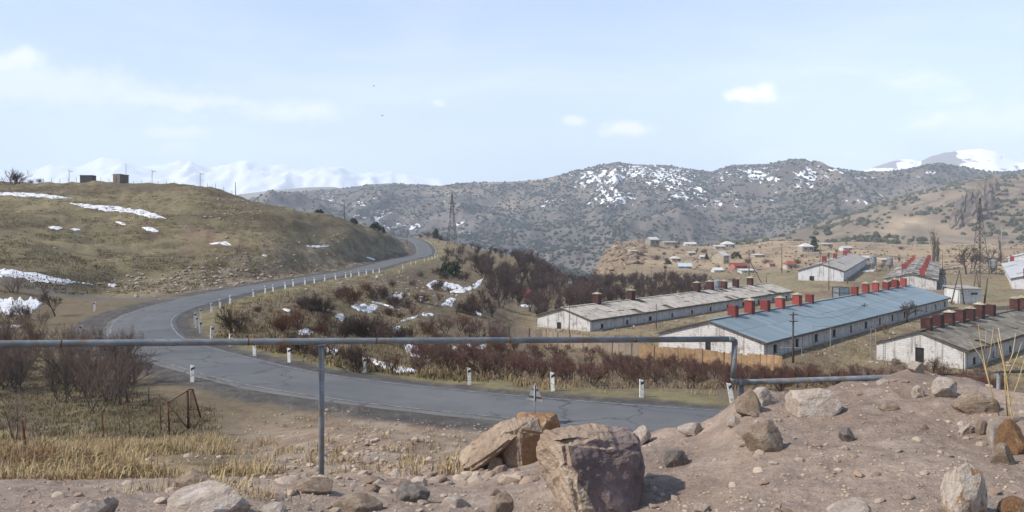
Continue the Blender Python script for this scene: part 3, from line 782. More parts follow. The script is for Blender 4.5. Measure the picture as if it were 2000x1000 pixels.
def asphalt():
    m = bpy.data.materials.new('worn_asphalt'); m.use_nodes = True
    t = NT(m.node_tree); bs = m.node_tree.nodes['Principled BSDF']
    ps = t.n('ShaderNodeNewGeometry').outputs['Position']
    c = t.mix(t.ramp(t.noise(ps, .16, 6, .6), .38, .62), (.098, .100, .102, 1), (.125, .125, .124, 1))
    c = t.mix(t.math('MULTIPLY', t.ramp(t.noise(ps, .5, 4, .6, 1.5), .55, .75), .45), c, (.07, .071, .074, 1))
    ac = t.n('ShaderNodeAttribute', attribute_name='across').outputs['Fac']
    wp = t.math('ABSOLUTE', t.math('SINE', t.math('MULTIPLY', ac, 4 * math.pi)))
    c = t.mix(t.math('MULTIPLY', wp, t.math('MULTIPLY', t.ramp(t.noise(ps, .25, 4), .3, .7), .35)), c, (.078, .079, .082, 1))
    eg = t.ramp(t.math('ADD', t.math('ABSOLUTE', t.math('SUBTRACT', ac, .5)), t.math('MULTIPLY', t.noise(ps, 1.1, 6, .7), .09)), .525, .56)
    c = t.mix(t.math('MULTIPLY', eg, .6), c, (.17, .15, .13, 1))
    # sealed and open cracks
    vo = t.n('ShaderNodeTexVoronoi', feature='DISTANCE_TO_EDGE'); vo.inputs['Scale'].default_value = .28
    wn = t.n('ShaderNodeTexNoise'); wn.inputs['Scale'].default_value = .8; wn.inputs['Detail'].default_value = 6; t.l(ps, wn.inputs['Vector'])
    t.l(t.vmath('ADD', ps, t.vmath('MULTIPLY', wn.outputs['Color'], (2.2, 2.2, 0))), vo.inputs['Vector'])
    ck = t.math('MULTIPLY', t.ramp(vo.outputs['Distance'], .03, .006), t.ramp(t.noise(ps, .07, 3), .42, .55))
    c = t.mix(t.math('MULTIPLY', ck, .75), c, (.035, .034, .033, 1))
    c = t.mix(t.math('MULTIPLY', t.ramp(t.noise(ps, 14, 5, .75), .5, .8), .25), c, (.19, .185, .175, 1))
    t.l(c, bs.inputs['Base Color']); bs.inputs['Roughness'].default_value = .82; bs.inputs['Specular IOR Level'].default_value = .35
    b = t.n('ShaderNodeBump'); b.inputs['Strength'].default_value = .35; b.inputs['Distance'].default_value = .02
    t.l(t.noise(ps, 25, 6, .7), b.inputs['Height']); t.l(b.outputs[0], bs.inputs['Normal'])
    return m
road = strip('road', offs(0, .22, 401), offs(RW, .22, 402), .012, asphalt(), 17, None, .05); road['kind'] = 'structure'
linem = M('worn_edge_line', (.23, .23, .225), (.12, .12, .12), scale=2.2, world=True, lo=.42, hi=.6)
strip('edge_line', offs(RW - .52), offs(RW - .40), .046, linem, 2, road)
strip('edge_line', offs(.40), offs(.52), .046, linem, 2, road)

# ------------------------------------------------------------------ guide posts
white = M('white_paint_chipped', (.74, .73, .70), (.62, .60, .56), scale=9, c3=(.34, .31, .27), s3=.8, rough=.7)
black = M('black_paint', (.02, .02, .022), (.05, .05, .05), scale=12, rough=.6)
pb = MB(); w0, d0 = .10, .065
pb.hexa([(-w0, -d0, -.35), (w0, -d0, -.35), (w0, d0, -.35), (-w0, d0, -.35)], [(-w0, -d0, .97), (w0, -d0, .90), (w0, d0, .90), (-w0, d0, .97)])
post_body = pb.mesh('post_body', white)
pb = MB(); e = .004
pb.hexa([(-w0 * .55, -d0 - e, .66), (w0 + e, -d0 - e, .74), (w0 + e, d0 + e, .74), (-w0 * .55, d0 + e, .66)],
        [(-w0 * .55, -d0 - e, .80), (w0 + e, -d0 - e, .875), (w0 + e, d0 + e, .875), (-w0 * .55, d0 + e, .80)])
post_band = pb.mesh('black_band', black)
inner_px = [(830.6, 470), (837, 471.5), (840, 474), (843, 477), (845.6, 481), (848, 485), (853.6, 490), (856, 494), (858, 498), (854, 501.6), (849.4, 504), (844, 506.4), (837, 508.6), (829, 511),
            (811.8, 515), (802.6, 518), (786.6, 524.6), (741, 533), (728.7, 534.5), (715.5, 536.7), (701, 539), (685.7, 541), (675, 543), (655.5, 545.5), (634, 549), (614, 553), (595.5, 555.7),
            (572.7, 559), (557, 564), (533.7, 569.5), (517.7, 573), (495, 580), (449, 594.5), (430, 601), (413, 611), (392.5, 622), (381, 632), (384, 640), (392.5, 651), (413, 662), (451, 676),
            (497.5, 695), (565.5, 707.5), (712, 728), (917, 751.5), (1080, 764), (1253, 776), (1430, 787)]
outer_px = [(184.5, 608), (157, 659), (184.5, 683), (376, 746)]
lab = {(1430, 787): 'white guide post leaning left beside the elbow of the grey pipe', (1253, 776): 'white guide post with worn top nearest to the leaning post by the pipe',
       (1080, 764): 'white guide post just right of the triangular sign, across the road', (917, 751.5): 'white guide post across the road left of the triangular sign',
       (712, 728): 'white guide post beside a dark bush and a snow streak at the roadside', (565.5, 707.5): 'white guide post just below the pipe, left of its standing support',
       (376, 746): 'white guide post near the rusty gate, on the near side of the road', (184.5, 683): 'white guide post half hidden behind the pipe on the outer verge of the bend',
       (157, 659): 'white guide post standing in grass just above the pipe at the far left', (184.5, 608): 'small white guide post on the outer verge near the side track'}
for k, (u, v) in enumerate(inner_px + outer_px):
    p = hit(u, v, 20)
    if k < 9:                                                        # along the rise the post follows the road edge
        i = int(np.argmin(np.abs((1000 + F * INN[:, 0] / INN[:, 1] - (u - 4)) * 1.0) + 2 * np.abs(V0 + (EYE - INN[:, 2]) / INN[:, 1] * F - v)))
        p = Vector((INN[i, 0] - NRM[i, 0] * 1.2, INN[i, 1] - NRM[i, 1] * 1.2, 0)); p.z = tzf(p.x, p.y)
    i = int(np.argmin((MID[:, 0] - p.x) ** 2 + (MID[:, 1] - p.y) ** 2))
    rz_ = math.atan2(NRM[i, 1], NRM[i, 0]) + (math.pi if k < len(inner_px) else 0)
    if p.y < 60: rz_ = random.uniform(-.3, .1)
    o = empty('guide_post', p, rz_)
    o.rotation_euler = (random.uniform(-.05, .05), random.uniform(-.06, .06), rz_)
    if (u, v) == (1430, 787): o.rotation_euler = (0, -.17, 0)
    hs = random.uniform(.94, 1.06); o.scale = (1, 1, hs)
    inst('post_body', post_body, o); inst('black_band', post_band, o)
    if (u, v) in lab: tag(o, lab[(u, v)], 'guide post', 'guide posts along the road')
    elif k < 17: tag(o, 'tiny white guide post by the far bend where the road climbs', 'guide post', 'guide posts along the road')
    elif u > 505: tag(o, 'small white guide post in the long row along the straight stretch', 'guide post', 'guide posts along the road')
    else: tag(o, 'white guide post on the inside of the sharp left bend', 'guide post', 'guide posts along the road')

# ------------------------------------------------------------------ grey pipe in the foreground
pipe_m = M('grey_pipe_paint', (.205, .225, .24), (.125, .14, .15), scale=4, c3=(.19, .125, .08), s3=1.9, rough=.5, spec=.45, bump=.15, bscale=30, stretch=(.6, 1, 1))
pd = .108 / 2
PL = [PX(-260, 674, 11.4), PX(0, 672, 12.3), PX(625, 666.5, 14.1), PX(1422, 662.5, 15.9)]
PD = PX(1435, 672, 15.95); PE = PX(1432, 738, 15.95); PR = [PX(1446, 747, 16.05), PX(1750, 736, 19.9), PX(2000, 725, 23.8), PX(2250, 716, 28)]
gp = empty('gas_pipe', atY(626, 14.1)); org = gp.location.copy()
tag(gp, 'long grey overground pipe with a step down, crossing the foreground on posts', 'pipe')
def pl(pts): return [p - org for p in pts]
mb = MB(); mb.tube(pl(PL), pd, 20); mb.build('upper_run', pipe_m, gp, True)
def bend(a, c, b, n=7):
    return [a * (1 - t) ** 2 + c * 2 * t * (1 - t) + b * t * t for t in [i / n for i in range(n + 1)]]
c1 = PX(1438, 662.5, 15.93); mb = MB(); mb.tube(pl(bend(PL[-1] - Vector((.0, 0, 0)), c1, PD)), pd * 1.03, 20); mb.build('elbow', pipe_m, gp, True)
mb = MB(); mb.tube(pl([PD, PE]), pd, 20); mb.build('riser', pipe_m, gp, True)
mb = MB(); mb.tube(pl(bend(PE, PX(1431, 748, 15.97), PR[0])), pd * 1.03, 20); mb.build('elbow', pipe_m, gp, True)
mb = MB(); mb.tube(pl(PR), pd, 20); mb.build('lower_run', pipe_m, gp, True)
rust = M('rust', (.14, .065, .035), (.075, .045, .03), scale=9, rough=.9, bump=.3)
for (u, a, b) in ((485, PL[1], PL[2]), (735, PL[2], PL[3]), (996, PL[2], PL[3]), (1240, PL[2], PL[3]), (120, PL[1], PL[2])):
    t = 0.5
    for _ in range(30):
        p = a.lerp(b, t); t += ((u - 1000) / F - p.x / p.y) * .5 * p.y / (b - a).length
    dr = (b - a).normalized()
    mb = MB(); mb.tube(pl([p - dr * .012, p, p + dr * .012]), [pd + .001, pd + .005, pd + .001], 20); mb.build('weld_seam', rust, gp, True)
def pole_part(u, Y, ztop, r, mat=pipe_m):
    b = atY(u, Y); mb = MB(); mb.tube(pl([Vector((b.x, b.y, b.z - .5)), Vector((b.x, b.y, ztop))]), r, 16); return mb.build('support_post', mat, gp, True)
pole_part(628, 14.12, PL[2].z - pd * .7, .047)
pole_part(1448, 16.1, PR[0].z - pd * .7, .05)
pole_part(1950, 23, PX(1950, 727, 23).z - pd * .5, .05)
p = PL[2] + Vector((.02, 0, -pd)); mb = MB(); mb.box(-.09, .09, -.07, .07, -.008, .004, Matrix.Translation(p - org)); mb.build('saddle_plate', pipe_m, gp)

# ------------------------------------------------------------------ triangular sign seen from behind
galv = M('galvanised_grey', (.30, .31, .32), (.22, .23, .24), scale=6, rough=.55, metal=.3)
darkm = M('dark_metal', (.05, .05, .052), (.08, .075, .07), scale=8, rough=.6, metal=.3)
b = atY(1044, 36.2); zt = PX(1043, 747, 36.2).z
sg = empty('road_sign', b, R_(-38)); tag(sg, 'triangular road sign seen from behind, on a thin post behind the tan boulder', 'road sign')
H = zt - b.z
mb = MB(); mb.tube([(0, 0, -.3), (0, 0, H - .1)], .032, 10); mb.build('post', galv, sg, True)
tri = [(-.45, H - .80), (.45, H - .80), (0, H)]
mb = MB(); mb.add([(x, .04, z) for x, z in tri] + [(x, .055, z) for x, z in tri], ((0, 1, 2), (5, 4, 3), (0, 3, 4, 1), (1, 4, 5, 2), (2, 5, 3, 0))); plate = mb.build('sign_plate', galv, sg)
mb = MB(); mb.add([(x * 1.04, .056, H - .53 + (z - H + .53) * 1.04) for x, z in tri] + [(x * 1.04, .062, H - .53 + (z - H + .53) * 1.04) for x, z in tri], ((0, 1, 2), (5, 4, 3), (0, 3, 4, 1), (1, 4, 5, 2), (2, 5, 3, 0)))
mb.build('red_rim', M('sign_red', (.45, .04, .04), rough=.5), sg)
for zz, hw in ((H - .30, .15), (H - .62, .33)):
    mb = MB(); mb.box(-hw, hw, .0, .04, zz - .03, zz + .03); mb.build('bracket', darkm, sg)

# ------------------------------------------------------------------ rocks
def rock_mesh(name, seed, mat, sub=3, planes=11, rough=.07, sx=1, sy=1, sz=1):
    r = np.random.RandomState(seed)
    iv, iF = ico(sub)
    N = r.normal(size=(planes, 3)); N /= np.linalg.norm(N, axis=1)[:, None]; hgt = r.uniform(.55, 1.0, planes)
    d = iv @ N.T; rad = np.where(d > .05, hgt[None] / np.maximum(d, .05), 9).min(1); rad = np.minimum(rad, 1.15)
    rad = rad * (1 + rough * fbm(iv[:, 0] * 2.3 + seed, iv[:, 1] * 2.3 + iv[:, 2] * 1.9, 4, seed) + rough * .6 * fbm(iv[:, 0] * 7 + iv[:, 2] * 4, iv[:, 1] * 7 + seed, 3, seed + 1))
    V = iv * rad[:, None]
    lo, hi = V.min(0), V.max(0); V = (V - (lo + hi) / 2) / ((hi - lo) / 2)
    return np_mesh(name, V * np.array([sx, sy, sz]), iF, mat, sub < 3 and False)
rockc = {
 'tan': M('rock_tan', (.36, .275, .20), (.27, .195, .14), scale=2.5, c3=(.42, .34, .26), rough=.92, bump=.8, bscale=14),
 'pale': M('rock_pale', (.48, .40, .335), (.36, .29, .235), scale=3, c3=(.54, .48, .42), rough=.92, bump=.7, bscale=14),
 'purple': M('rock_purple', (.20, .145, .132), (.145, .11, .102), scale=3.5, c3=(.26, .20, .175), rough=.9, bump=.8, bscale=12),
 'rust': M('rock_rust', (.34, .185, .085), (.20, .12, .07), scale=2.2, c3=(.42, .31, .20), rough=.92, bump=.9, bscale=12),
 'grey': M('rock_grey', (.27, .235, .205), (.20, .17, .15), scale=3, c3=(.34, .30, .26), rough=.92, bump=.8, bscale=14),
 'white': M('rock_whitish', (.56, .51, .45), (.42, .33, .25), scale=2.6, c3=(.30, .17, .08), s3=.8, rough=.92, bump=.7, bscale=12)}
# (u0, u1, v0, v1, colour, label, extra depth factor, lift of base in px hidden under the frame)
ROCKS = [
 (1008, 1093, 808, 872, 'rust', 'rounded rusty brown boulder wedged behind the large tan boulder'),
 (948, 982, 890, 919, 'tan', 'small tan rock tucked into the hollow under the tan boulder'),
 (318, 478, 948, 1030, 'pale', 'pale pinkish rock at the bottom edge, left of the pipe support'),
 (122, 208, 974, 1015, 'pale', 'flat pale rock at the bottom edge near the left corner'),
 (330, 412, 922, 952, 'tan', 'low tan rock at the rim of the bank below the dry grass'),
 (568, 645, 934, 962, 'tan', 'flat tan rock at the foot of the pipe support'),
 (650, 742, 966, 1002, 'tan', 'slanted brown slab half buried at the bottom edge'),
 (772, 836, 940, 982, 'grey', 'small grey rock with pale streaks in the dirt'),
 (500, 566, 984, 1012, 'pale', 'pale rock cut by the bottom edge right of the big pale one'),
 (955, 1002, 962, 1010, 'tan', 'upright tan stone at the bottom edge left of the purple boulder'),
 (864, 918, 968, 993, 'pale', 'small pale stone in the dirt below the tan boulder'),
 (1438, 1488, 758, 812, 'tan', 'tan rock at the left shoulder of the mound under the pipe elbow'),
 (1466, 1524, 757, 792, 'pale', 'pale rock on the mound crest right of the pipe elbow'),
 (1550, 1644, 757, 812, 'pale', 'broad pale rock on the crest of the mound'),
 (1455, 1532, 820, 882, 'tan', 'wedge shaped brown rock on the left face of the mound'),
 (1326, 1376, 826, 852, 'pale', 'pale rounded rock on the rim beside the asphalt'),
 (1234, 1272, 832, 870, 'pale', 'pale stone leaning against the right side of the purple boulder'),
 (1296, 1344, 876, 912, 'grey', 'dark grey stone lying in the dirt right of the purple boulder'),
 (1422, 1446, 812, 834, 'pale', 'small pale stone at the left foot of the mound'),
 (1778, 1806, 705, 730, 'pale', 'pale upright stone on top of the mound'),
 (1715, 1738, 742, 752, 'pale', 'small flat stone just below the mound top'),
 (1783, 1807, 753, 777, 'white', 'small whitish stone below the upright stone of the mound'),
 (1826, 1870, 737, 778, 'pale', 'pale blocky rock near the mound top'),
 (1873, 1956, 766, 806, 'tan', 'reddish tan slab under the dry stalks'),
 (1642, 1670, 836, 864, 'grey', 'oval grey brown stone alone on the mound face'),
 (1720, 1758, 787, 801, 'tan', 'flat buried stone in the middle of the mound'),
 (1876, 1906, 827, 848, 'white', 'angular white stone on the right part of the mound'),
 (1910, 1930, 820, 850, 'tan', 'small rounded stone beside the angular white one'),
 (1935, 1970, 818, 870, 'pale', 'tall pale stone against the rusty rock at the right edge'),
 (1958, 2012, 820, 888, 'rust', 'dark rusty rock cut by the right edge'),
 (1856, 1936, 906, 1010, 'white', 'big white and rust stained rock in the lower right corner'),
 (1626, 1712, 980, 1015, 'pale', 'pale rock at the bottom edge below the mound'),
 (1962, 2015, 972, 1015, 'rust', 'orange brown rock in the bottom right corner'),
 (1944, 1988, 866, 908, 'tan', 'brown stone below the rusty rock at the right edge'),
 (1358, 1388, 984, 1002, 'pale', 'small oval stone at the bottom edge right of the purple boulder')]
def place_rock(k, u0, u1, v0, v1, cm, label, depth=.8, name='rock'):
    uc = (u0 + u1) / 2
    p = hit(uc, min(v1 - 1, 1012)); Y = p.y
    hw = (u1 - u0) / 2 / F * Y
    zt = EYE - (v0 - V0) / F * (Y + hw * depth * .3); zb = min(EYE - (v1 - V0) / F * Y, p.z) - .55 * hw
    me = rock_mesh('rock_body', 1000 + k * 7, rockc[cm])
    o = inst(name, me, None, (p.x, Y + hw * depth * .55, (zt + zb) / 2), (0, 0, 0), (hw * 1.08, hw * depth, (zt - zb) / 2))
    tag(o, label, 'boulder' if hw > .25 else 'rock')
    return o
for k, r_ in enumerate(ROCKS): place_rock(k, *r_)
# the purple boulder: a wedge with a tan weathered flank and a dark broken face, modelled from its own corners
def hull_rock(name, V, mat_idx_fn, mats, sub=4, rough=.02):
    import bmesh
    bm = bmesh.new()
    for p in V: bm.verts.new(p)
    bmesh.ops.convex_hull(bm, input=bm.verts)
    bmesh.ops.delete(bm, geom=[v for v in bm.verts if not v.link_faces], context='VERTS')
    bmesh.ops.bevel(bm, geom=list(bm.edges), offset=.03, segments=3, affect='EDGES', clamp_overlap=True)
    bmesh.ops.triangulate(bm, faces=bm.faces)
    for _ in range(sub): 
        bmesh.ops.subdivide_edges(bm, edges=[e for e in bm.edges if e.calc_length() > .03], cuts=1)
        bmesh.ops.triangulate(bm, faces=bm.faces)
    bm.normal_update()
    fl = {f: mat_idx_fn(f) for f in bm.faces}
    bm.verts.ensure_lookup_table()
    Q_ = np.array([v.co[:] for v in bm.verts]); x_, y_, z_ = Q_.T
    nn_ = fbm(x_ * 6 + z_ * 2, y_ * 6 + z_ * 5, 4, 91) + .5 * fbm(x_ * 22 + z_ * 9, z_ * 20 - y_ * 11, 3, 95)
    for v, n in zip(bm.verts, nn_): v.co += v.normal * float(n) * rough
    for f, i in fl.items(): f.material_index = i; f.smooth = False
    me = bpy.data.meshes.new(name); bm.to_mesh(me); bm.free()
    for m in mats: me.materials.append(m)
    return me
Yb = 5.55
def bp(u, v, dy): 
    q = PX(u, v, Yb + dy); return q
bv = [bp(1048, 868, .1), bp(1056, 840, .12), bp(1160, 829, .22), bp(1248, 838, .25), bp(1257, 872, .1), bp(1250, 960, .05), bp(1255, 1040, .15), bp(1052, 925, .10), bp(1075, 960, .0), bp(1122, 1045, .05),
      bp(1100, 862, -.16), bp(1112, 920, -.22), bp(1140, 1045, -.22), bp(1235, 1045, -.10), bp(1090, 862, .55), bp(1238, 850, .6), bp(1235, 1040, .55), bp(1140, 1040, .5)]
ctr = sum(bv, Vector()) / len(bv)
base = Vector((ctr.x, ctr.y, tzf(ctr.x, ctr.y)))
ridge_x = bp(1103, 862, -.16).x - base.x
me = hull_rock('boulder_body', [p - base for p in bv], lambda f: 1 if (f.normal.x < -.25 or (f.normal.z > .75 and f.calc_center_median().x < .12) or f.calc_center_median().z + .25 * math.sin(9 * f.calc_center_median().x) < .06) else 0, [rockc['purple'], rockc['tan']], 4, .035)
tag(inst('boulder', me, None, base), 'big boulder with a smooth dark purple face and a tan left flank', 'boulder')

# the tan boulder: a slab leaning on a block, open underneath
Yt = hit(970, 918).y + .05
def tp_(u, v, dy): return PX(u, v, Yt + dy)
tb0 = Vector(((970 - 1000) / F * Yt, Yt + .2, 0)); tb0.z = tzf(tb0.x, tb0.y)
tb = empty('boulder', tb0); tag(tb, 'large tan boulder with a dark hollow, left of the purple boulder', 'boulder')
slab = [tp_(893, 890, .1), tp_(894, 912, .0), tp_(906, 924, -.08), tp_(932, 922, -.05), tp_(968, 884, -.16), tp_(1012, 848, -.12), tp_(1012, 813, .15), tp_(985, 822, .05), tp_(950, 842, .05), tp_(918, 868, .02), tp_(905, 880, .5), tp_(1000, 818, .55), tp_(1020, 850, .45), tp_(930, 905, .45)]
inst('slab', hull_rock('slab', [p - tb0 for p in slab], lambda f: 0, [rockc['tan']], 4, .022), tb)
blk = [tp_(1002, 814, .1), tp_(1052, 812, .15), tp_(1062, 848, .05), tp_(1050, 905, .0), tp_(1018, 915, -.08), tp_(986, 908, .04), tp_(992, 850, -.02), tp_(1010, 840, -.1), tp_(1055, 830, .5), tp_(1045, 915, .45), tp_(1000, 830, .5), tp_(990, 925, .4), tp_(950, 868, .42), tp_(935, 930, .42), tp_(950, 930, .3)]
inst('block', hull_rock('block', [p - tb0 for p in blk], lambda f: 1 if f.calc_center_median().x > blk[7].x - tb0.x + .06 and f.normal.z < .5 else 0, [rockc['tan'], rockc['rust']], 4, .022), tb)

# loose stones: the 300 that show largest are things, the finer ones a layer of gravel
P = []; C = []
def add_scatter(n, fu, fv, smin, smax, power=2.6):
    u = fu(n); v = fv(n); p, ok = hits(u, v)
    s = smin + (smax - smin) * rs.rand(n) ** power
    d = road_dist(p[:, 0], p[:, 1])[0]
    for q, g, a, e_ in zip(p, ok, s, d):
        if g and e_ > RW / 2 + 1.2: P.append((*q, a))
U = lambda a, b: (lambda n: rs.uniform(a, b, n))
add_scatter(420, U(540, 1050), U(815, 950), .02, .10, 3)
add_scatter(70, U(60, 1000), U(945, 1000), .012, .05)
add_scatter(480, U(1080, 2000), U(735, 1000), .006, .042, 4)
add_scatter(240, U(250, 560), U(800, 930), .02, .08, 3)
add_scatter(150, lambda n: rs.normal(720, 60, n), lambda n: rs.normal(885, 22, n), .02, .10, 2)
add_scatter(25, U(400, 700), U(915, 950), .03, .07, 2)
P = np.array(P); P = P[np.argsort(-P[:, 3] / P[:, 1])]
smats = [M('stone_pale', (.42, .345, .275), (.31, .24, .185), scale=6, rough=.93, rnd=.3, bump=.4), M('stone_brown', (.29, .21, .155), (.22, .16, .12), scale=6, rough=.93, rnd=.3, bump=.4)]
stp = [rock_mesh('stone_body', 2000 + q, smats[0 if q % 3 else 1], 1, 9, .05) for q in range(9)]
for k in range(290):
    x, y, z, s = P[k]; u = 1000 + F * x / y
    o = inst('stone', stp[k % 9], None, (x, y, z + s * .12), (rs.uniform(-.3, .3), rs.uniform(-.3, .3), rs.rand() * 6.28), (s * rs.uniform(.8, 1.4), s, s * rs.uniform(.45, .8)))
    if u < 560: tag(o, 'loose pale stone scattered on the bank below the dry grass', 'stone', 'loose stones on the bank')
    elif u < 1080: tag(o, 'loose pale stone scattered on the brown slope around the pipe support', 'stone', 'loose stones on the bank')
    else: tag(o, 'loose pale stone lying on the brown earth mound', 'stone', 'loose stones on the bank')
rest = P[290:]
def rubble(name, Q, S, mat, seed):
    Q = Q.copy(); Q[:, 2] += S * .15
    o = blob_cloud(name, Q, S, mat, seed, .6, rough=.28); o['kind'] = 'stuff'
gravm = M('gravel_stone', (.39, .315, .245), (.25, .185, .14), scale=3, world=True, rough=.95, lo=.42, hi=.58)
n = 3900                                                               # fine gravel over the bank, denser near the camera
u = rs.uniform(-20, 2020, n); v = 1005 - 280 * rs.rand(n) ** 1.5
p, ok = hits(u, v); m = ok & (p[:, 1] < 40) & ((u > 480) | (v > 940)); m &= road_dist(p[:, 0], p[:, 1])[0] > RW / 2 + .8
p = p[m]; sg_ = p[:, 1] * (.0007 + .0022 * rs.rand(len(p)) ** 3)
rubble('gravel', np.vstack([rest[:, :3], p]), np.r_[rest[:, 3], sg_], gravm, 17)
# rubble at the foot of the left hill and on the slope below the road
Q = []
def rub(n, fu, fv, lim=24):
    u, v = fu(n), fv(n); p, ok = hits(u, v); d = road_dist(p[:, 0], p[:, 1])[0]; Q.append(p[ok & (d > RW / 2 + 2.0) & (d < lim)])
rub(500, U(190, 560), lambda n: rs.normal(552, 14, n)); rub(900, U(330, 800), U(455, 560), 16); rub(200, lambda n: rs.normal(470, 40, n), lambda n: rs.normal(410, 16, n), 200)
rub(420, lambda n: rs.normal(800, 70, n), lambda n: rs.normal(565, 22, n), 80); rub(60, U(20, 520), U(400, 540), 200)
Q = np.vstack(Q); S = .09 + .32 * rs.rand(len(Q)) ** 4
rubm = M('rubble_stone', (.37, .31, .25), (.25, .19, .15), scale=.8, world=True, rough=.95)
rubble('rubble', Q, S, rubm, 19)
# low dry scrub and stones over the village plateau and its cliff
n = 5200; u = rs.uniform(1130, 2010, n); Y = rs.uniform(300, 720, n); X = (u - 1000) / F * Y; ok = (fbm(X / 25, Y / 25, 3, 821) > -.15); X, Y = X[ok], Y[ok]
p = np.stack([X, Y, tz(X, Y)], 1); S = .18 + .75 * rs.rand(len(p)) ** 3
m = rs.rand(len(p)) < .62
rubble('plateau_scrub', p[m], S[m], M('dry_scrub', (.085, .062, .045), (.13, .092, .06), scale=.2, world=True, rough=.95, c3=(.06, .055, .035)), 23)
rubble('plateau_stones', p[~m], S[~m] * .8, rubm, 29)
n = 900; u = rs.uniform(1085, 1260, n); Y = rs.uniform(380, 640, n); X = (u - 1000) / F * Y; p = np.stack([X, Y, tz(X, Y)], 1)
rubble('cliff_rocks', p, .5 + 2.6 * rs.rand(n) ** 2.5, M('cliff_rock', (.24, .175, .12), (.15, .115, .088), scale=.12, world=True, rough=.95, c3=(.30, .235, .165)), 37)
# broken slabs and rubbish along the barn walls
n = 420; kb = rs.choice(list('ABCDE'), n); aa = rs.rand(n); bb = -rs.uniform(.4, 3.0, n) - 2.5 * rs.rand(n) ** 3
p = np.array([barn_pt(k_, a_ * BARN[k_]['L'] if i_ % 4 else -b_ * -1.0, b_ if i_ % 4 else a_ * BARN[k_]['W'], 0) for i_, (k_, a_, b_) in enumerate(zip(kb, aa, bb))]); p[:, 2] = tz(p[:, 0], p[:, 1])
rubble('yard_rubbish', p, .07 + .3 * rs.rand(n) ** 2, M('rubbish_stone', (.40, .37, .33), (.20, .17, .14), scale=.7, world=True, rough=.95), 41)
# ------------------------------------------------------------------ farm: long low barns
def block_wall_mat(name, paint, bare, amount, mortar=(.20, .18, .165), pink=None):
    m = bpy.data.materials.new(name); m.use_nodes = True
    t = NT(m.node_tree); bs = m.node_tree.nodes['Principled BSDF']
    bs.inputs['Roughness'].default_value = .92; bs.inputs['Specular IOR Level'].default_value = .15
    oc = t.n('ShaderNodeTexCoord').outputs['Object']
    sp = t.n('ShaderNodeSeparateXYZ'); t.l(oc, sp.inputs[0])
    cb = t.n('ShaderNodeCombineXYZ'); t.l(t.math('ADD', sp.outputs[0], sp.outputs[1]), cb.inputs[0]); t.l(sp.outputs[2], cb.inputs[1])
    br = t.n('ShaderNodeTexBrick'); t.l(cb.outputs[0], br.inputs['Vector'])
    br.inputs['Scale'].default_value = 1.0; br.inputs['Brick Width'].default_value = .6; br.inputs['Row Height'].default_value = .3
    br.inputs['Mortar Size'].default_value = .03; br.inputs['Mortar Smooth'].default_value = .3
    br.inputs['Color1'].default_value = paint + (1,); br.inputs['Color2'].default_value = tuple(x * .86 for x in paint) + (1,); br.inputs['Mortar'].default_value = tuple(.35 * a + .65 * b for a, b in zip(mortar, paint)) + (1,)
    nz = t.noise(oc, 1.1, 8, .72, .3)
    c = t.mix(t.ramp(nz, .62 - amount, .74 - amount), br.outputs['Color'], bare + (1,))
    st = t.noise(t.vmath('MULTIPLY', oc, (1.3, 1.3, .14)), 1.4, 5, .6)
    c = t.mix(t.math('MULTIPLY', t.ramp(st, .50, .68), .65), c, (.17, .145, .125, 1))
    low = t.math('MULTIPLY', t.ramp(t.math('ADD', sp.outputs[2], t.math('MULTIPLY', nz, 1.4)), 1.5, .6), .6)
    c = t.mix(low, c, (.25, .205, .165, 1))
    t.l(c, bs.inputs['Base Color'])
    b = t.n('ShaderNodeBump'); b.inputs['Strength'].default_value = .6; b.inputs['Distance'].default_value = .03
    t.l(br.outputs['Fac'], b.inputs['Height']); b.invert = True; t.l(b.outputs[0], bs.inputs['Normal'])
    return m
wallA = block_wall_mat('barn_wall_white', (.60, .59, .575), (.27, .235, .20), .085)
wallB = block_wall_mat('barn_wall_whitewash', (.62, .60, .58), (.34, .27, .235), .10)
wallC = block_wall_mat('barn_wall_flaking', (.58, .565, .54), (.26, .22, .185), .07)
wallD = block_wall_mat('barn_wall_plain', (.66, .66, .67), (.45, .43, .40), -.02)
dark_open = M('dark_interior', (.012, .012, .012), (.03, .027, .024), scale=2)
board = M('weathered_board', (.15, .115, .085), (.095, .075, .058), scale=4, rough=.9, stretch=(.3, 2, 2))
trim = M('barn_trim', (.10, .09, .082), (.16, .145, .13), scale=2)
redC = M('chimney_red', (.27, .045, .038), (.20, .042, .036), scale=1.8, c3=(.14, .055, .042), rough=.85, rnd=.32)
darkC = M('chimney_dark_red', (.058, .021, .018), (.042, .019, .018), scale=1.5, c3=(.10, .034, .026), rough=.8, rnd=.12)
capm = M('chimney_cap_tin', (.40, .36, .26), (.30, .26, .17), scale=3, c3=(.22, .17, .09), rough=.7, rnd=.2)
slate = {'A': M('slate_grey_tan', (.46, .415, .35), (.36, .32, .27), scale=1.2, c3=(.23, .20, .17), rough=.9, rnd=.13),
         'C': M('slate_mossy', (.19, .165, .13), (.14, .125, .095), scale=1.0, c3=(.24, .225, .19), rough=.92, rnd=.22),
         'D': M('slate_light', (.36, .335, .295), (.29, .27, .235), scale=1.0, c3=(.40, .38, .345), rough=.9, rnd=.1),
         'E': M('slate_broken', (.27, .245, .21), (.18, .16, .135), scale=1.0, c3=(.48, .46, .43), rough=.9, rnd=.3),
         'F': M('slate_pale', (.45, .45, .455), (.38, .38, .385), scale=1.0, rough=.85, rnd=.07)}
bluem = M('blue_metal_roof', (.15, .205, .228), (.185, .24, .26), scale=.5, c3=(.23, .27, .285), rough=.5, rnd=.10, spec=.4, stretch=(1.2, .15, 1))

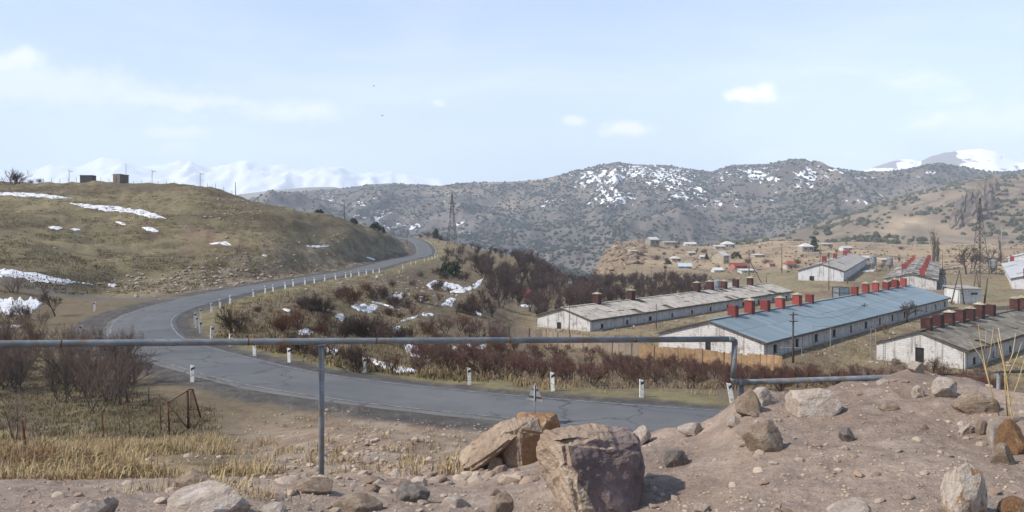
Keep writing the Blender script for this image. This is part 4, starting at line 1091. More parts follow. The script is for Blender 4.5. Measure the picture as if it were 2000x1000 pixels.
def wall_run(mb, o, dr, inn, length, zb, topf, th, openings, extra=()):
    """a wall standing along dr from o, thickness inwards, with real openings"""
    br = sorted(set([0.0, length] + list(extra) + [x for op in openings for x in op[:2]]))
    def emit(p, q, za, zb2):
        def pt(a, k, z): v = o + dr * a + inn * k; return (v.x, v.y, z)
        t0 = zb2(p) if callable(zb2) else zb2; t1 = zb2(q) if callable(zb2) else zb2
        mb.hexa([pt(p, 0, za), pt(q, 0, za), pt(q, th, za), pt(p, th, za)], [pt(p, 0, t0), pt(q, 0, t1), pt(q, th, t1), pt(p, th, t0)])
    for p, q in zip(br[:-1], br[1:]):
        if q - p < 1e-4: continue
        op = [x for x in openings if x[0] <= p + 1e-6 and x[1] >= q - 1e-6]
        if not op: emit(p, q, zb, topf)
        else:
            _, _, za, zc = op[0]
            if za > zb: emit(p, q, zb, za)
            emit(p, q, zc, topf)
def a_for_u(k, u, b, z):
    q = BARN[k]; lo, hi = 0, q['L']
    for _ in range(40):
        m = (lo + hi) / 2; p = barn_pt(k, m, b, z)
        if 1000 + F * p[0] / p[1] < u: lo = m
        else: hi = m
    return (lo + hi) / 2
def build_barn(k, label, wall_m, sheet_m, ncol, nrow, miss, tilt, chim, chim_m, winR, winL, gable_open, ch_size=(1.1, 1.6), caps=True, chb=.5, sheet_name='roof_sheet'):
    q = BARN[k]; L, W = q['L'], q['W']; he = q['ze'] - q['zb']; hr = q['zr'] - q['zb']
    root = empty('barn', (q['x'], q['y'], q['zb']), q['az']); tag(root, label, 'barn', 'long farm barns')
    X, Yv = Vector((1, 0, 0)), Vector((0, 1, 0)); O = Vector((0, 0, 0)); th = .32
    fe = lambda a: he
    mb = MB()
    wall_run(mb, O, X, Yv, L, -1.2, fe, th, winR)                                            # right long wall
    wall_run(mb, Vector((0, W, 0)), X, -Yv, L, -1.2, fe, th, winL)
    tg = lambda a: he + (hr - he) * (1 - abs(a - W / 2) / (W / 2)) - .02
    wall_run(mb, Vector((.003, th, 0)), Yv, X, W - 2 * th, -1.2, lambda a: tg(a + th), th, gable_open, (W / 2 - th,))
    wall_run(mb, Vector((L - .003, th, 0)), Yv, -X, W - 2 * th, -1.2, lambda a: tg(a + th), th, [], (W / 2 - th,))
    mb.build('wall', wall_m, root)
    for (a0, a1, z0, z1) in winR:
        mb = MB(); mb.box(a0 - .06, a1 + .06, .10, .16, z0 - .06, z1 + .06); wn = mb.build('window', dark_open, root)
        mb = MB(); mb.box(a0 - .09, a1 + .09, -.06, .09, z0 - .10, z0 - .0); mb.build('sill', trim, wn)
    for (a0, a1, z0, z1) in gable_open:
        mb = MB(); mb.box(.16, .2, a0 + th, a1 + th, z0 - .05, z1 + .05); mb.build('doorway', dark_open, root)
    # roof: boarded slab with the sheets laid on it
    ov, oe = .35, .45; sl = math.hypot(W / 2, hr - he); ang = math.atan2(hr - he, W / 2)
    rf = MB()
    for s in (0, 1):
        f = (lambda y: y) if s == 0 else (lambda y: W - y)
        ye = -oe; zE = he - oe * math.tan(ang)
        b4 = [(-ov, f(ye), zE), (L + ov, f(ye), zE), (L + ov, f(W / 2), hr), (-ov, f(W / 2), hr)]
        if s: b4 = [b4[1], b4[0], b4[3], b4[2]]
        rf.hexa(b4, [(p[0], p[1], p[2] + .10) for p in b4])
    roof = rf.build('roof', board, root)
    mb = MB(); mb.box(-ov, L + ov, -oe - .05, -oe - .01, he - oe * math.tan(ang) - .10, he - oe * math.tan(ang) + .12); mb.build('eave_board', trim, root)
    cw = (L + 2 * ov) / ncol; rh = (sl + oe / math.cos(ang)) / nrow
    mb = MB(); mb.box(-cw * .497, cw * .497, -rh * .515, rh * .515, 0, .022); sm_ = mb.mesh(sheet_name, sheet_m)
    for s in (0, 1):
        for r in range(nrow):
            for c in range(ncol):
                if random.random() < miss: continue
                t = (r + .5) * rh
                y = -oe + t * math.cos(ang); z = he - oe * math.tan(ang) + t * math.sin(ang) + .125 + .028 * (nrow - r)
                if random.random() < tilt: z += .10; tw = random.uniform(-.16, .16)
                else: tw = random.uniform(-.008, .008)
                y2, sg2 = (y, 1) if s == 0 else (W - y, -1)
                o = inst(sheet_name, sm_, roof, (-ov + (c + .5) * cw, y2, z + random.uniform(0, .02)), (sg2 * (ang - .012), random.uniform(-.006, .006), tw))
    mb = MB(); mb.box(-ov, L + ov, W / 2 - .28, W / 2 + .28, hr + .16, hr + .24); mb.build('ridge_cap', sheet_m, root)
    # chimneys
    cwid, chh = ch_size
    mb = MB(); mb.box(-cwid / 2, cwid / 2, -cwid / 2, cwid / 2, -.8, chh); cm = mb.mesh('chimney', chim_m)
    mb = MB(); h = cwid * .62
    mb.add([(-h, -h, chh + .16), (h, -h, chh + .16), (h, h, chh + .16), (-h, h, chh + .16), (0, 0, chh + .52)], ((3, 2, 1, 0), (0, 1, 4), (1, 2, 4), (2, 3, 4), (3, 0, 4)))
    for sx in (-1, 1):
        for sy in (-1, 1): mb.box(sx * cwid * .42 - .03, sx * cwid * .42 + .03, sy * cwid * .42 - .03, sy * cwid * .42 + .03, chh - .05, chh + .18)
    cpm = mb.mesh('chimney_cap', capm)
    for i, it in enumerate(chim):
        u, b = it if isinstance(it, tuple) else (it, chb)
        zc = hr - abs(b - .5) * 2 * (hr - he)
        a = a_for_u(k, u, W * b, q['zb'] + zc + .8)
        c = inst('chimney', cm, root, (a, W * b, zc + .1), (random.uniform(-.03, .03), random.uniform(-.04, .04), random.uniform(-.08, .08)), (random.uniform(.92, 1.06), 1, random.uniform(.85, 1.1)))
        if caps and random.random() < .75: inst('chimney_cap', cpm, c)
    return root
def openings(L, n, z0, z1, wd=.9, start=3.0):
    st = (L - 2 * start) / max(n - 1, 1)
    return [(start + i * st + random.uniform(-.3, .3), start + i * st + random.uniform(.5, .6) * 1.6 + wd - .85, z0, z1) for i in range(n)]
q = BARN['A']
build_barn('A', 'long grey barn with patched roof and dark red chimneys left of the blue roof', wallA, slate['A'], 46, 3, .035, .10, [1166, 1232.5, 1361, 1387.5, 1414, 1437, 1465], darkC,
           openings(q['L'], 11, .55, 1.25), [], [(5.6, 6.5, -1.2, 1.35)], (1.15, 1.7))
q = BARN['B']
build_barn('B', 'long barn with blue sheet metal roof and bright red chimneys', wallB, bluem, 62, 2, 0, .0, [1432, 1464, 1495, 1524, 1557, 1581.5, 1669, 1691, 1710, 1730, 1748, 1764], redC,
           openings(q['L'], 13, .8, 1.8, 1.0), [], [(6.9, 7.7, .6, 2.1)], (1.1, 1.6))
q = BARN['C']
build_barn('C', 'brown roofed barn with flaking white gable and dark chimneys at the right', wallC, slate['C'], 40, 4, .05, .08, [1810, 1832.5, 1854, 1875, 1894, 1912.5, 1934, 1982, 1996], darkC,
           openings(q['L'], 9, .6, 1.4), [], [(4.6, 5.7, .5, 2.4)], (1.2, 1.7))
q = BARN['D']
build_barn('D', 'plain white gabled barn with pale roof and few red chimneys behind the blue roof', wallD, slate['D'], 44, 3, .01, .03, [(1610, .52), (1631, .52), (1650, .5), (1657, .55)], redC,
           openings(q['L'], 14, .8, 2.2, .9), [], [(7.6, 8.9, -1.2, 1.6)], (1.3, 2.0), caps=False)
build_barn('E', 'ruined barn with broken grey roof, two rows of red chimneys and a black doorway', wallC, slate['E'], 40, 4, .10, .35,
           [(u, .74) for u in (1766, 1771, 1776, 1781, 1785, 1788)] + [(u, .28) for u in (1801, 1805, 1808, 1811, 1814, 1816)], redC, openings(BARN['E']['L'], 8, .6, 1.6), [], [(7.6, 11.2, -1.2, 2.3)], (1.3, 1.9), caps=False)
BARN['F'] = dict(x=149.5, y=229.0, az=R_(61), L=118.0, W=12.0, ze=-5.4, zr=-3.8, zb=-8.4)
build_barn('F', 'white walled barn with pale grey roof and red chimneys at the right edge', wallD, slate['F'], 40, 3, 0, .02, [(1986, .72), (1990, .72), (1996, .72), (2004, .72), (2012, .72)], redC, [], openings(118, 14, .7, 1.8), [], (1.3, 2.0), caps=False)

# ------------------------------------------------------------------ small buildings
glass = M('window_glass_dark', (.03, .035, .042), (.06, .065, .07), scale=3, rough=.25, spec=.5)
def house(name, label, cat, base, w, d, h, rz, wall_c, roof_c, kind='gable', rh=1.2, wins=(), door=None, group=None, ov=.3, wm=None):
    o = empty(name, base, rz); tag(o, label, cat, group)
    wm = wm or M('plaster_%d_%d_%d' % tuple(int(c * 100) for c in wall_c), wall_c, tuple(c * .8 for c in wall_c), scale=1.2, c3=tuple(c * .6 for c in wall_c), s3=1.6)
    rm_ = M('roof_%d_%d_%d' % tuple(int(c * 100) for c in roof_c), roof_c, tuple(c * .8 for c in roof_c), scale=1.5, rough=.75)
    mb = MB(); mb.box(-w / 2, w / 2, -d / 2, d / 2, -1.5, h)
    if kind == 'gable':                                               # ridge along x
        mb.add([(-w / 2, -d / 2, h), (-w / 2, d / 2, h), (-w / 2, 0, h + rh), (w / 2, -d / 2, h), (w / 2, d / 2, h), (w / 2, 0, h + rh)], ((0, 2, 1), (3, 4, 5)))
    mb.build('wall', wm, o)
    mb = MB(); t = .09
    if kind == 'gable':
        e = rh / (d / 2) * ov
        for s in (-1, 1):
            b4 = [(-w / 2 - ov, s * (d / 2 + ov), h - e), (w / 2 + ov, s * (d / 2 + ov), h - e), (w / 2 + ov, 0, h + rh), (-w / 2 - ov, 0, h + rh)]
            if s > 0: b4 = [b4[1], b4[0], b4[3], b4[2]]
            mb.hexa([(x, y, z + .01) for x, y, z in b4], [(x, y, z + t) for x, y, z in b4])
    elif kind == 'hip':
        a, b = w / 2 + ov, d / 2 + ov; r = max(a - b, .3)
        mb.add([(-a, -b, h + .01), (a, -b, h + .01), (a, b, h + .01), (-a, b, h + .01), (-r, 0, h + rh), (r, 0, h + rh)], ((3, 2, 1, 0), (0, 1, 5, 4), (1, 2, 5), (2, 3, 4, 5), (3, 0, 4)))
    else:
        mb.hexa([(-w / 2 - ov, -d / 2 - ov, h + .01), (w / 2 + ov, -d / 2 - ov, h + .01), (w / 2 + ov, d / 2 + ov, h + rh), (-w / 2 - ov, d / 2 + ov, h + rh)],
                [(-w / 2 - ov, -d / 2 - ov, h + .16), (w / 2 + ov, -d / 2 - ov, h + .16), (w / 2 + ov, d / 2 + ov, h + rh + .16), (-w / 2 - ov, d / 2 + ov, h + rh + .16)])
    mb.build('roof', rm_, o)
    for (x, z, ww, wh) in wins:
        mb = MB(); mb.box(x - ww / 2, x + ww / 2, -d / 2 - .05, -d / 2 + .1, z, z + wh); f = mb.build('window', trim, o)
        mb = MB(); mb.box(x - ww / 2 + .08, x + ww / 2 - .08, -d / 2 - .07, -d / 2 - .02, z + .08, z + wh - .08); mb.build('pane', glass, f)
    if door:
        x, ww, wh = door; mb = MB(); mb.box(x - ww / 2, x + ww / 2, -d / 2 - .06, -d / 2 + .1, 0, wh); dd = mb.build('door', board, o)
        mb = MB(); mb.box(x + ww * .3, x + ww * .4, -d / 2 - .12, -d / 2 - .055, 1.0, 1.1); mb.build('handle', darkm, dd)
    return o
def vh(u0, u1, vb, vt, kind, rz, wall_c, roof_c, label, frac=.62, deep=.8, nwin=2, Y=None, cat='house', storeys=1, name='house', group='village houses'):
    p = hit((u0 + u1) / 2, vb, 150) if Y is None else atY((u0 + u1) / 2, Y)
    w = (u1 - u0) / F * p.y * .92; H = (vb - vt) / F * p.y; h = H * frac
    wins = []
    for s in range(storeys):
        for i in range(nwin): wins.append(((i + .7) / (nwin + .4) * w - w / 2, h * (s + .35) / storeys, min(1.2, w * .14), min(1.3, h * .38 / storeys)))
    return house(name, label, cat, p, w, w * deep, h, rz, wall_c, roof_c, kind, H - h, wins, (w * .38, min(1.0, w * .12), min(2.1, h * .75)) if storeys == 1 else None, group)
PALE, WHT, RED, TIN = (.42, .36, .29), (.58, .56, .53), (.30, .065, .045), (.55, .55, .54)
vh(1262, 1285, 479, 463, 'gable', .5, (.30, .27, .23), TIN, 'grey house with white roof nearest the cliff edge in the village', .7)
vh(1293, 1322, 479, 472, 'shed', .1, (.30, .25, .2), (.42, .38, .32), 'low flat sheds between the cliff house and the red roof', .8, cat='shed')
vh(1335, 1359, 481, 473, 'gable', .05, WHT, (.52, .50, .46), 'low white roofed house joined to the red roofed one', .55)
vh(1359, 1378, 481, 469, 'gable', .05, (.38, .22, .16), RED, 'house with bright red roof in the back row of the village', .55)
vh(1408, 1433, 484, 471, 'hip', .2, WHT, (.60, .57, .52), 'pale hip roofed house in the back row right of the red roof', .55)
vh(1394, 1416, 487, 479, 'shed', 0, PALE, (.52, .48, .42), 'low pale outbuilding in front of the hip roofed house', .7, cat='shed')
vh(1393, 1422, 514, 491, 'gable', .9, (.40, .34, .26), (.60, .58, .54), 'two storey stone house with pale gable in the middle of the village', .68, .9, 2, storeys=2)
vh(1308, 1328, 511, 501, 'hip', .2, PALE, (.55, .50, .42), 'small cottage with pale roof on the tan slope below the cliff', .55)
vh(1324, 1351, 524, 514, 'gable', -.15, (.32, .30, .28), (.42, .50, .55), 'long shed with light blue roof at the edge of the thicket', .45, cat='shed')
vh(1427, 1457, 526, 513, 'gable', .3, (.42, .16, .13), (.24, .06, .045), 'red walled house with dark red roof left of the braced pole', .6)
vh(1390, 1411, 531, 523, 'gable', .2, WHT, (.60, .60, .58), 'small white roofed shed below the two storey house', .5, cat='shed')
vh(1531, 1554, 525, 509, 'hip', .15, (.50, .44, .36), (.30, .075, .055), 'small house with red hip roof beside the field track', .6)
vh(1560, 1587, 491, 475, 'hip', .2, (.36, .30, .25), (.58, .57, .55), 'house with white hip roof beside the tall conifer', .6, storeys=1)
vh(1443, 1472, 533, 526, 'shed', .1, WHT, (.55, .53, .50), 'low whitish shed under the braced pole', .7, cat='shed')
vh(1600, 1622, 481, 475, 'shed', .1, PALE, (.48, .42, .34), 'far low shed beyond the white gabled barn', .7, cat='shed')
vh(1672, 1700, 500, 490, 'gable', .2, (.4, .34, .28), (.52, .49, .44), 'low outbuilding behind the pale roofed barn', .6, cat='shed', Y=395)
vh(1716, 1735, 503, 495, 'shed', .2, (.36, .3, .24), (.5, .46, .4), 'small shed near the grey feed bins', .7, cat='shed', Y=385)
vh(1385, 1440, 562, 544, 'gable', .75, (.40, .37, .33), (.40, .375, .33), 'grey roofed shed standing behind the chimneys of the grey barn', .6, cat='shed', Y=228)
vh(1968, 2030, 512, 485, 'gable', 1.05, (.60, .60, .60), (.5, .5, .5), 'white flat sided building at the right edge behind the pale roof', .7, .9, 2, Y=345, cat='building', name='farm_building')
vh(1012, 1040, 576, 562, 'gable', .5, (.30, .12, .09), (.28, .05, .045), 'hut with red roof half hidden in the bare thicket', .45, cat='hut', Y=196, name='hut')
vh(1228, 1246, 494, 489, 'shed', .3, PALE, (.44, .38, .3), 'tiny tan shed alone on the slope above the cliff', .7, cat='shed')
vh(1340, 1356, 497, 491, 'gable', .4, (.36, .3, .24), (.5, .45, .38), 'small tan outbuilding below the red roofed house', .6, cat='shed')
vh(1365, 1380, 505, 498, 'gable', .1, (.4, .36, .3), (.52, .5, .46), 'small pale shed left of the two storey house', .6, cat='shed')
vh(1468, 1492, 502, 495, 'hip', .2, PALE, (.5, .46, .4), 'low cottage on the plateau right of the braced pole top', .6)
vh(1496, 1512, 520, 512, 'gable', .5, (.4, .34, .28), (.34, .16, .11), 'small brown roofed shed left of the slender pole', .6, cat='shed')
vh(1640, 1662, 488, 481, 'gable', .2, WHT, (.5, .5, .48), 'far white house above the ridge of the pale roofed barn', .6)
p = atY(1880, 186); hut = house('utility_hut', 'small white block hut with slot windows and flat roof by the leaning poles', 'hut', p, 5.6, 4.5, 3.2, .25, (.62, .61, .59), (.36, .33, .29), 'shed', .5,
      [(.6, 2.0, 1.0, .5), (1.5, 2.0, .7, .5), (-2.2, 2.2, .3, .3)], None, None, .25, block_wall_mat('hut_wall_white', (.66, .65, .63), (.40, .36, .32), .0))
# sheds on the left hill top
p = atY(172, 232); h_ = house('concrete_box', 'dark flat roofed box shed on the left hilltop skyline', 'shed', p, 3.3, 2.6, 1.9, .1, (.085, .085, .085), (.07, .07, .07), 'shed', .02, (), None, None, .05)
p = atY(236, 229); house('guard_hut', 'small concrete hut with black doorway and mast on the left hilltop', 'hut', p, 3.1, 2.6, 2.35, -.55, (.16, .135, .12), (.12, .105, .095), 'shed', -.25, (), (-.3, .75, 1.9), None, .06)
# lean-to roof at the right edge
p = atY(1962, 168); lt = empty('lean_to', p, R_(30)); tag(lt, 'long weathered plank roof on posts at the right edge above the brown barn', 'lean-to')
for i in range(5):
    mb = MB(); mb.box(-6.5, 9, -1.3 + i * .55, -1.3 + i * .55 + .5, 1.55 + i * .07 , 1.62 + i * .07); mb.build('plank', board, lt)
for x in (-6, -1, 4, 8.5):
    for y in (-1.1, 1.2):
        mb = MB(); mb.box(x - .07, x + .07, y - .07, y + .07, -.8, 1.6 + (y + 1.1) * .12); mb.build('post', board, lt)

# ------------------------------------------------------------------ sheet fence in front of the barns
fm_ = [M('fence_sheet_tan', (.36, .235, .125), (.28, .18, .10), scale=1.5, c3=(.22, .14, .085), rough=.85, rnd=.12), M('fence_sheet_grey', (.26, .215, .165), (.20, .16, .125), scale=1.5, rough=.85, rnd=.12)]
fpx = [(955, 650), (1000, 661), (1060, 668), (1120, 678), (1200, 691), (1250, 700), (1300, 705), (1400, 714), (1500, 724), (1530, 727)]
fp = np.array([list(hit(u, v, 45)) for u, v in fpx]); fp, _s = dense(fp, 1.02)
fr = empty('sheet_fence', Vector(fp[len(fp) // 2])); tag(fr, 'tan sheet metal fence running below the barns', 'fence'); fo = fr.location
mb = MB(); mb.box(-.5, .5, -.012, .012, -.25, 1.75); pan = [mb.mesh('fence_panel', m_) for m_ in fm_]
mb = MB(); mb.box(-.06, .06, -.05, .07, -.5, 1.86); fpost = mb.mesh('fence_post', board)
for i in range(len(fp) - 1):
    a, b = fp[i], fp[i + 1]; u = 1000 + F * a[0] / a[1]; an = math.atan2(b[1] - a[1], b[0] - a[0])
    inst('fence_panel', pan[1 if u < 1235 else 0], fr, ((a[0] + b[0]) / 2 - fo.x, (a[1] + b[1]) / 2 - fo.y, (tzf((a[0] + b[0]) / 2, (a[1] + b[1]) / 2)) - fo.z), (random.uniform(-.05, .05), random.uniform(-.015, .015), an), (.98, 1, random.uniform(.95, 1.05)))
    if i % 3 == 0: inst('fence_post', fpost, fr, (a[0] - fo.x, a[1] - fo.y, tzf(a[0], a[1]) - fo.z), (0, 0, an))

# ------------------------------------------------------------------ feed bins
binm = M('bin_zinc', (.27, .29, .30), (.20, .21, .215), scale=1.5, c3=(.17, .13, .10), rough=.6, metal=.3, rnd=.1)
def feed_bin(u, Y, h, r, label):
    p = atY(u, Y); o = empty('feed_bin', p, random.uniform(0, 1)); tag(o, label, 'feed bin', 'feed bins between the barns')
    mb = MB(); mb.tube([(0, 0, h * .45), (0, 0, h * .92), (0, 0, h)], [r, r, r * .35], 14); mb.build('drum', binm, o, False)
    mb = MB(); mb.tube([(0, 0, h * .16), (0, 0, h * .45)], [r * .2, r], 14); mb.build('hopper', binm, o, False)
    for k in range(4):
        a = math.pi / 4 + k * math.pi / 2; x, y = r * .95 * math.cos(a), r * .95 * math.sin(a)
        mb = MB(); mb.tube([(x * 1.08, y * 1.08, -.5), (x, y, h * .55)], .07, 5); mb.build('leg', darkm, o)
feed_bin(1705, 318, 5.6, 1.25, 'grey feed bin at the far corner of the white gabled barn')
feed_bin(1738, 322, 5.0, 1.1, 'grey feed bin standing alone left of the ruined barn')
feed_bin(1940, 300, 5.4, 1.3, 'dark feed bin on legs right of the lattice tower')
feed_bin(1400, 205, 4.6, 1.0, 'pale feed bin behind the chimneys of the grey barn')
# glazed steel cage at the blue barn
p = atY(1642, 196); cg = empty('steel_cage', p, R_(15)); tag(cg, 'square steel framed tank with pale panels behind the blue roof', 'tank')
for x in (-1.3, 1.3):
    for y in (-1.3, 1.3): mb = MB(); mb.box(x - .07, x + .07, y - .07, y + .07, -.5, 3.0); mb.build('post', darkm, cg)
for z in (.5, 1.7, 2.95): 
    mb = MB()
    for s in (-1.3, 1.3): mb.box(-1.37, 1.37, s - .05, s + .05, z - .05, z + .05); mb.box(s - .045, s + .045, -1.37, 1.37, z - .045, z + .045)
    mb.build('rail', darkm, cg)
for (z0, z1) in ((.55, 1.65), (1.75, 2.9)):
    for (x0, x1) in ((-1.22, -.04), (.04, 1.22)): mb = MB(); mb.box(x0, x1, -1.27, -1.25, z0, z1); mb.build('panel', M('tank_panel', (.34, .40, .43), (.28, .33, .36), scale=2, rough=.5), cg)
mb = MB(); mb.box(-1.2, 1.2, -1.2, 1.25, .5, 2.85); mb.build('tank_body', binm, cg)

# ------------------------------------------------------------------ poles and pylons
wood = M('pole_wood', (.075, .058, .046), (.11, .088, .07), scale=4, rough=.9, stretch=(3, 3, .4))
conc = M('pole_concrete', (.30, .285, .265), (.23, .215, .20), scale=3, rough=.9)
def top_at(u, v, p): return EYE - (v - V0) / F * p.y
def utility_pole(u, vt, vb, label, arms=1, r=.10, mat=wood, Y=None, lean=0, stay=False, cat='utility pole', group='utility poles'):
    p = hit(u, vb, 45) if Y is None else atY(u, Y)
    H = top_at(u, vt, p) - p.z
    o = empty('utility_pole', p, random.uniform(-.4, .4)); o.rotation_euler = (0, lean, o.rotation_euler.z); tag(o, label, cat, group)
    mb = MB(); mb.tube([(0, 0, -.6), (0, 0, H)], [r * 1.15, r * .8], 8); mb.build('shaft', mat, o, True)
    for k in range(arms):
        z = H - .35 - k * .8; hw = .55
        mb = MB(); mb.box(-hw, hw, -r - .05, -r + .03, z - .05, z + .05); a = mb.build('crossarm', darkm, o)
        for x in (-.45, -.15, .15, .45): mb = MB(); mb.tube([(x, -r, z + .05), (x, -r, z + .22)], [.03, .045], 6); mb.build('insulator', conc, a)
    if stay:
        mb = MB(); mb.tube([(1.0 * H * .42, .3, -.4), (.05, 0, H * .72)], r * .8, 6); mb.build('brace', mat, o)
    return o
utility_pole(1549, 609, 701, 'dark many-armed pole in front of the blue roofed barn wall', 2, .13, Y=103)
utility_pole(1688, 592, 657, 'dark pole with one crossarm at the middle of the blue barn wall', 1, .12, Y=143)
utility_pole(1112, 597, 657, 'thin dark pole at the gable of the grey barn', 0, .06, Y=131)
utility_pole(1282, 594, 655, 'thin pole beside the long wall of the grey barn', 0, .07, Y=143)
utility_pole(1463, 488, 538, 'braced wooden pole with stay on the field behind the grey barn', 1, .16, Y=262, stay=True)
utility_pole(1527, 476, 526, 'slender pole left of the white gabled barn', 1, .12, Y=315)
utility_pole(1619, 492, 561, 'slim dark pole in front of the white gabled barn', 1, .10, Y=218)
utility_pole(1602, 477, 508, 'pole behind the white gabled barn', 1, .12, Y=340)
utility_pole(1762, 513, 566, 'rusty pole at the black doorway of the ruined barn', 0, .09, Y=208)
utility_pole(1655, 540, 560, 'short post in the yard before the ruined barn', 0, .10, Y=232)
utility_pole(1882, 687, 720, 'black pole at the right corner of the brown roofed barn gable', 0, .06, Y=101)
utility_pole(1841, 488, 525, 'thin pole behind the ruined barn', 0, .10, Y=340)
utility_pole(1956, 440, 520, 'tall pale pole near the lattice tower', 0, .14, conc, Y=350)
utility_pole(1914, 525, 562, 'dark pole beside the white hut', 0, .13, Y=215)
utility_pole(1497, 538, 552, 'short post by the field track', 0, .12, Y=255)
utility_pole(922, 558, 594, 'thin pole standing in the dell beside the curved snow line', 0, .07, Y=146)
utility_pole(988, 488, 520, 'thin pole at the edge of the far thicket', 0, .09, Y=245)
utility_pole(673, 395, 424, 'pole on the crest of the left hill above the far bend', 0, .10, Y=246)
utility_pole(795, 447, 474, 'dark pole beside the far bend of the road', 0, .10, Y=330)
utility_pole(769, 452, 466, 'short pole left of the far bend', 0, .10, Y=325)
utility_pole(857, 443, 470, 'pole right of the dark bush at the end of the road', 0, .09, Y=345)
utility_pole(460, 356, 384, 'lone pole on the shoulder of the left hill', 0, .09, Y=229)
utility_pole(246, 320, 345, 'thin mast rising behind the hilltop hut', 0, .06, conc, Y=236, cat='mast')
utility_pole(1272, 521, 545, 'thin pole in the far thicket below the village', 1, .08, Y=268)
# leaning A-frame poles by the hut
for (ut, vt, legs, Y, lb) in ((1874, 527, ((1857, 592), (1884, 593)), 183, 'tall A-shaped pair of poles in front of the white hut'), (1907, 528, ((1899, 556), (1915, 560)), 214, 'braced pole pair behind the white hut')):
    p = atY(ut, Y); o = empty('a_frame_pole', p); tag(o, lb, 'utility pole', 'utility poles')
    for (ul, vl) in legs:
        mb = MB(); q = atY(ul, Y); mb.tube([q - p + Vector((0, 0, -.5)), PX(ut, vt, Y) - p], [.14, .10], 7); mb.build('leg', wood, o, True)
    a, b = [(atY(ul, Y) - p).lerp(PX(ut, vt, Y) - p, .48) for ul, _ in legs]; mb = MB(); mb.tube([a, b], .06, 5); mb.build('crossbar', wood, o)
p = atY(1922, 186); o = utility_pole(1922, 543, 580, 'thick leaning pole at the end of the plank roof', 0, .2, wood, Y=186, lean=.12)
# pale pipe gantries in the farmyard
for (u0, u1, vt, Y, lb) in ((1588, 1622, 637, 117, 'thin white pipe frame in front of the blue barn'), (1701, 1710, 643, 112, 'narrow white pipe frame left of the brown roofed barn'), (1516, 1566, 679, 106, 'low white pipe rail at the blue barn corner')):
    a, b = atY(u0, Y), atY(u1, Y); z = EYE - (vt - V0) / F * Y; o = empty('pipe_frame', a); tag(o, lb, 'pipe frame', 'white pipe frames in the farmyard')
    for q in (a, b): mb = MB(); mb.tube([q - a + Vector((0, 0, -.4)), Vector((q.x, q.y, z)) - a], .045, 6); mb.build('post', conc, o)
    mb = MB(); mb.tube([Vector((a.x, a.y, z)) - a, Vector((b.x, b.y, z)) - a], .045, 6); mb.build('crossbar', conc, o)
def lattice_tower(u, vt, Y, label, half, arms):
    p = atY(u, Y); H = EYE - (vt - V0) / F * Y - p.z; o = empty('lattice_tower', p, .35); tag(o, label, 'pylon')
    hw = lambda t: half * (1 - t) ** 1.15 + .16
    lg = .07 if half < 1.8 else .10
    for sx in (-1, 1):
        for sy in (-1, 1):
            mb = MB(); mb.tube([(sx * hw(t), sy * hw(t), H * t - (.6 if t == 0 else 0)) for t in (0, .25, .5, .75, 1)], [lg * 1.3, lg * 1.2, lg, lg * .9, lg * .8], 4); mb.build('leg', darkm, o)
    n = 13; mb = MB(); ts = [1 - (1 - i / n) ** 1.25 for i in range(n + 1)]
    for a, b in zip(ts[:-1], ts[1:]):
        for s in (-1, 1):
            for f in (0, 1):
                def pt(x, t): return (x * hw(t), s * hw(t), H * t) if f == 0 else (s * hw(t), x * hw(t), H * t)
                mb.tube([pt(-1, a), pt(1, b)], lg * .55, 3); mb.tube([pt(1, a), pt(-1, b)], lg * .55, 3); mb.tube([pt(-1, b), pt(1, b)], lg * .5, 3)
    mb.build('lacing', darkm, o)
    for (t, L) in arms:
        mb = MB(); z = H * t
        for s in (-1, 1):
            mb.tube([(0, s * hw(t), z), (L, 0, z + .1)], lg * .6, 3); mb.tube([(0, s * hw(t), z), (-L, 0, z + .1)], lg * .6, 3); mb.tube([(0, s * hw(t), z + .9), (s * L, 0, z + .1)], lg * .5, 3)
        a = mb.build('crossarm', darkm, o)
        for s in (-1, 1): mb = MB(); mb.tube([(s * L, 0, z + .08), (s * L, 0, z - .7)], .07, 6); mb.build('insulator', conc, a)
lattice_tower(883, 378, 322, 'dark lattice pylon standing beyond the bend in the middle distance', 1.5, [(.62, 2.2), (.80, 1.5), (.92, 1.0)])
lattice_tower(1914, 387, 300, 'tall dark lattice pylon behind the white hut at the right', 2.0, [(.60, 1.2), (.97, .6)])
# street lamps and a fence on the hilltop
for (u, vt, lb) in ((135, 335, 'solar lamp post left of the dark box shed on the hilltop'), (297, 335, 'solar lamp post right of the hilltop hut'), (391, 340, 'solar lamp post at the right end of the hilltop')):
    p = atY(u, 236); H = top_at(u, vt, p) - p.z; o = empty('lamp_post', p); tag(o, lb, 'lamp post', 'hilltop lamp posts')
    mb = MB(); mb.tube([(0, 0, -.4), (0, 0, H)], .07, 6); mb.build('pole', galv, o)
    mb = MB(); mb.tube([(0, 0, H - .25), (.7, 0, H + .05)], .045, 5); mb.build('arm', galv, o)
    mb = MB(); mb.box(.45, 1.05, -.14, .14, H + .02, H + .10); mb.build('lamp_head', darkm, o)
    mb = MB(); mb.box(-.25, .2, -.2, .2, 0, .05, Matrix.Translation((0, 0, H + .2)) @ Matrix.Rotation(.6, 4, 'Y')); mb.build('solar_panel', darkm, o)
for i, u in enumerate(range(85, 470, 16)):
    p = atY(u, 240 if u < 400 else 236)
    mb = MB(); mb.tube([(0, 0, -.3), (0, 0, 1.5)], .05, 5)
    o = mb.build('hilltop_fence_post', wood); o.location = p; tag(o, 'thin dark fence post in the row along the hilltop skyline', 'fence post', 'hilltop fence posts')
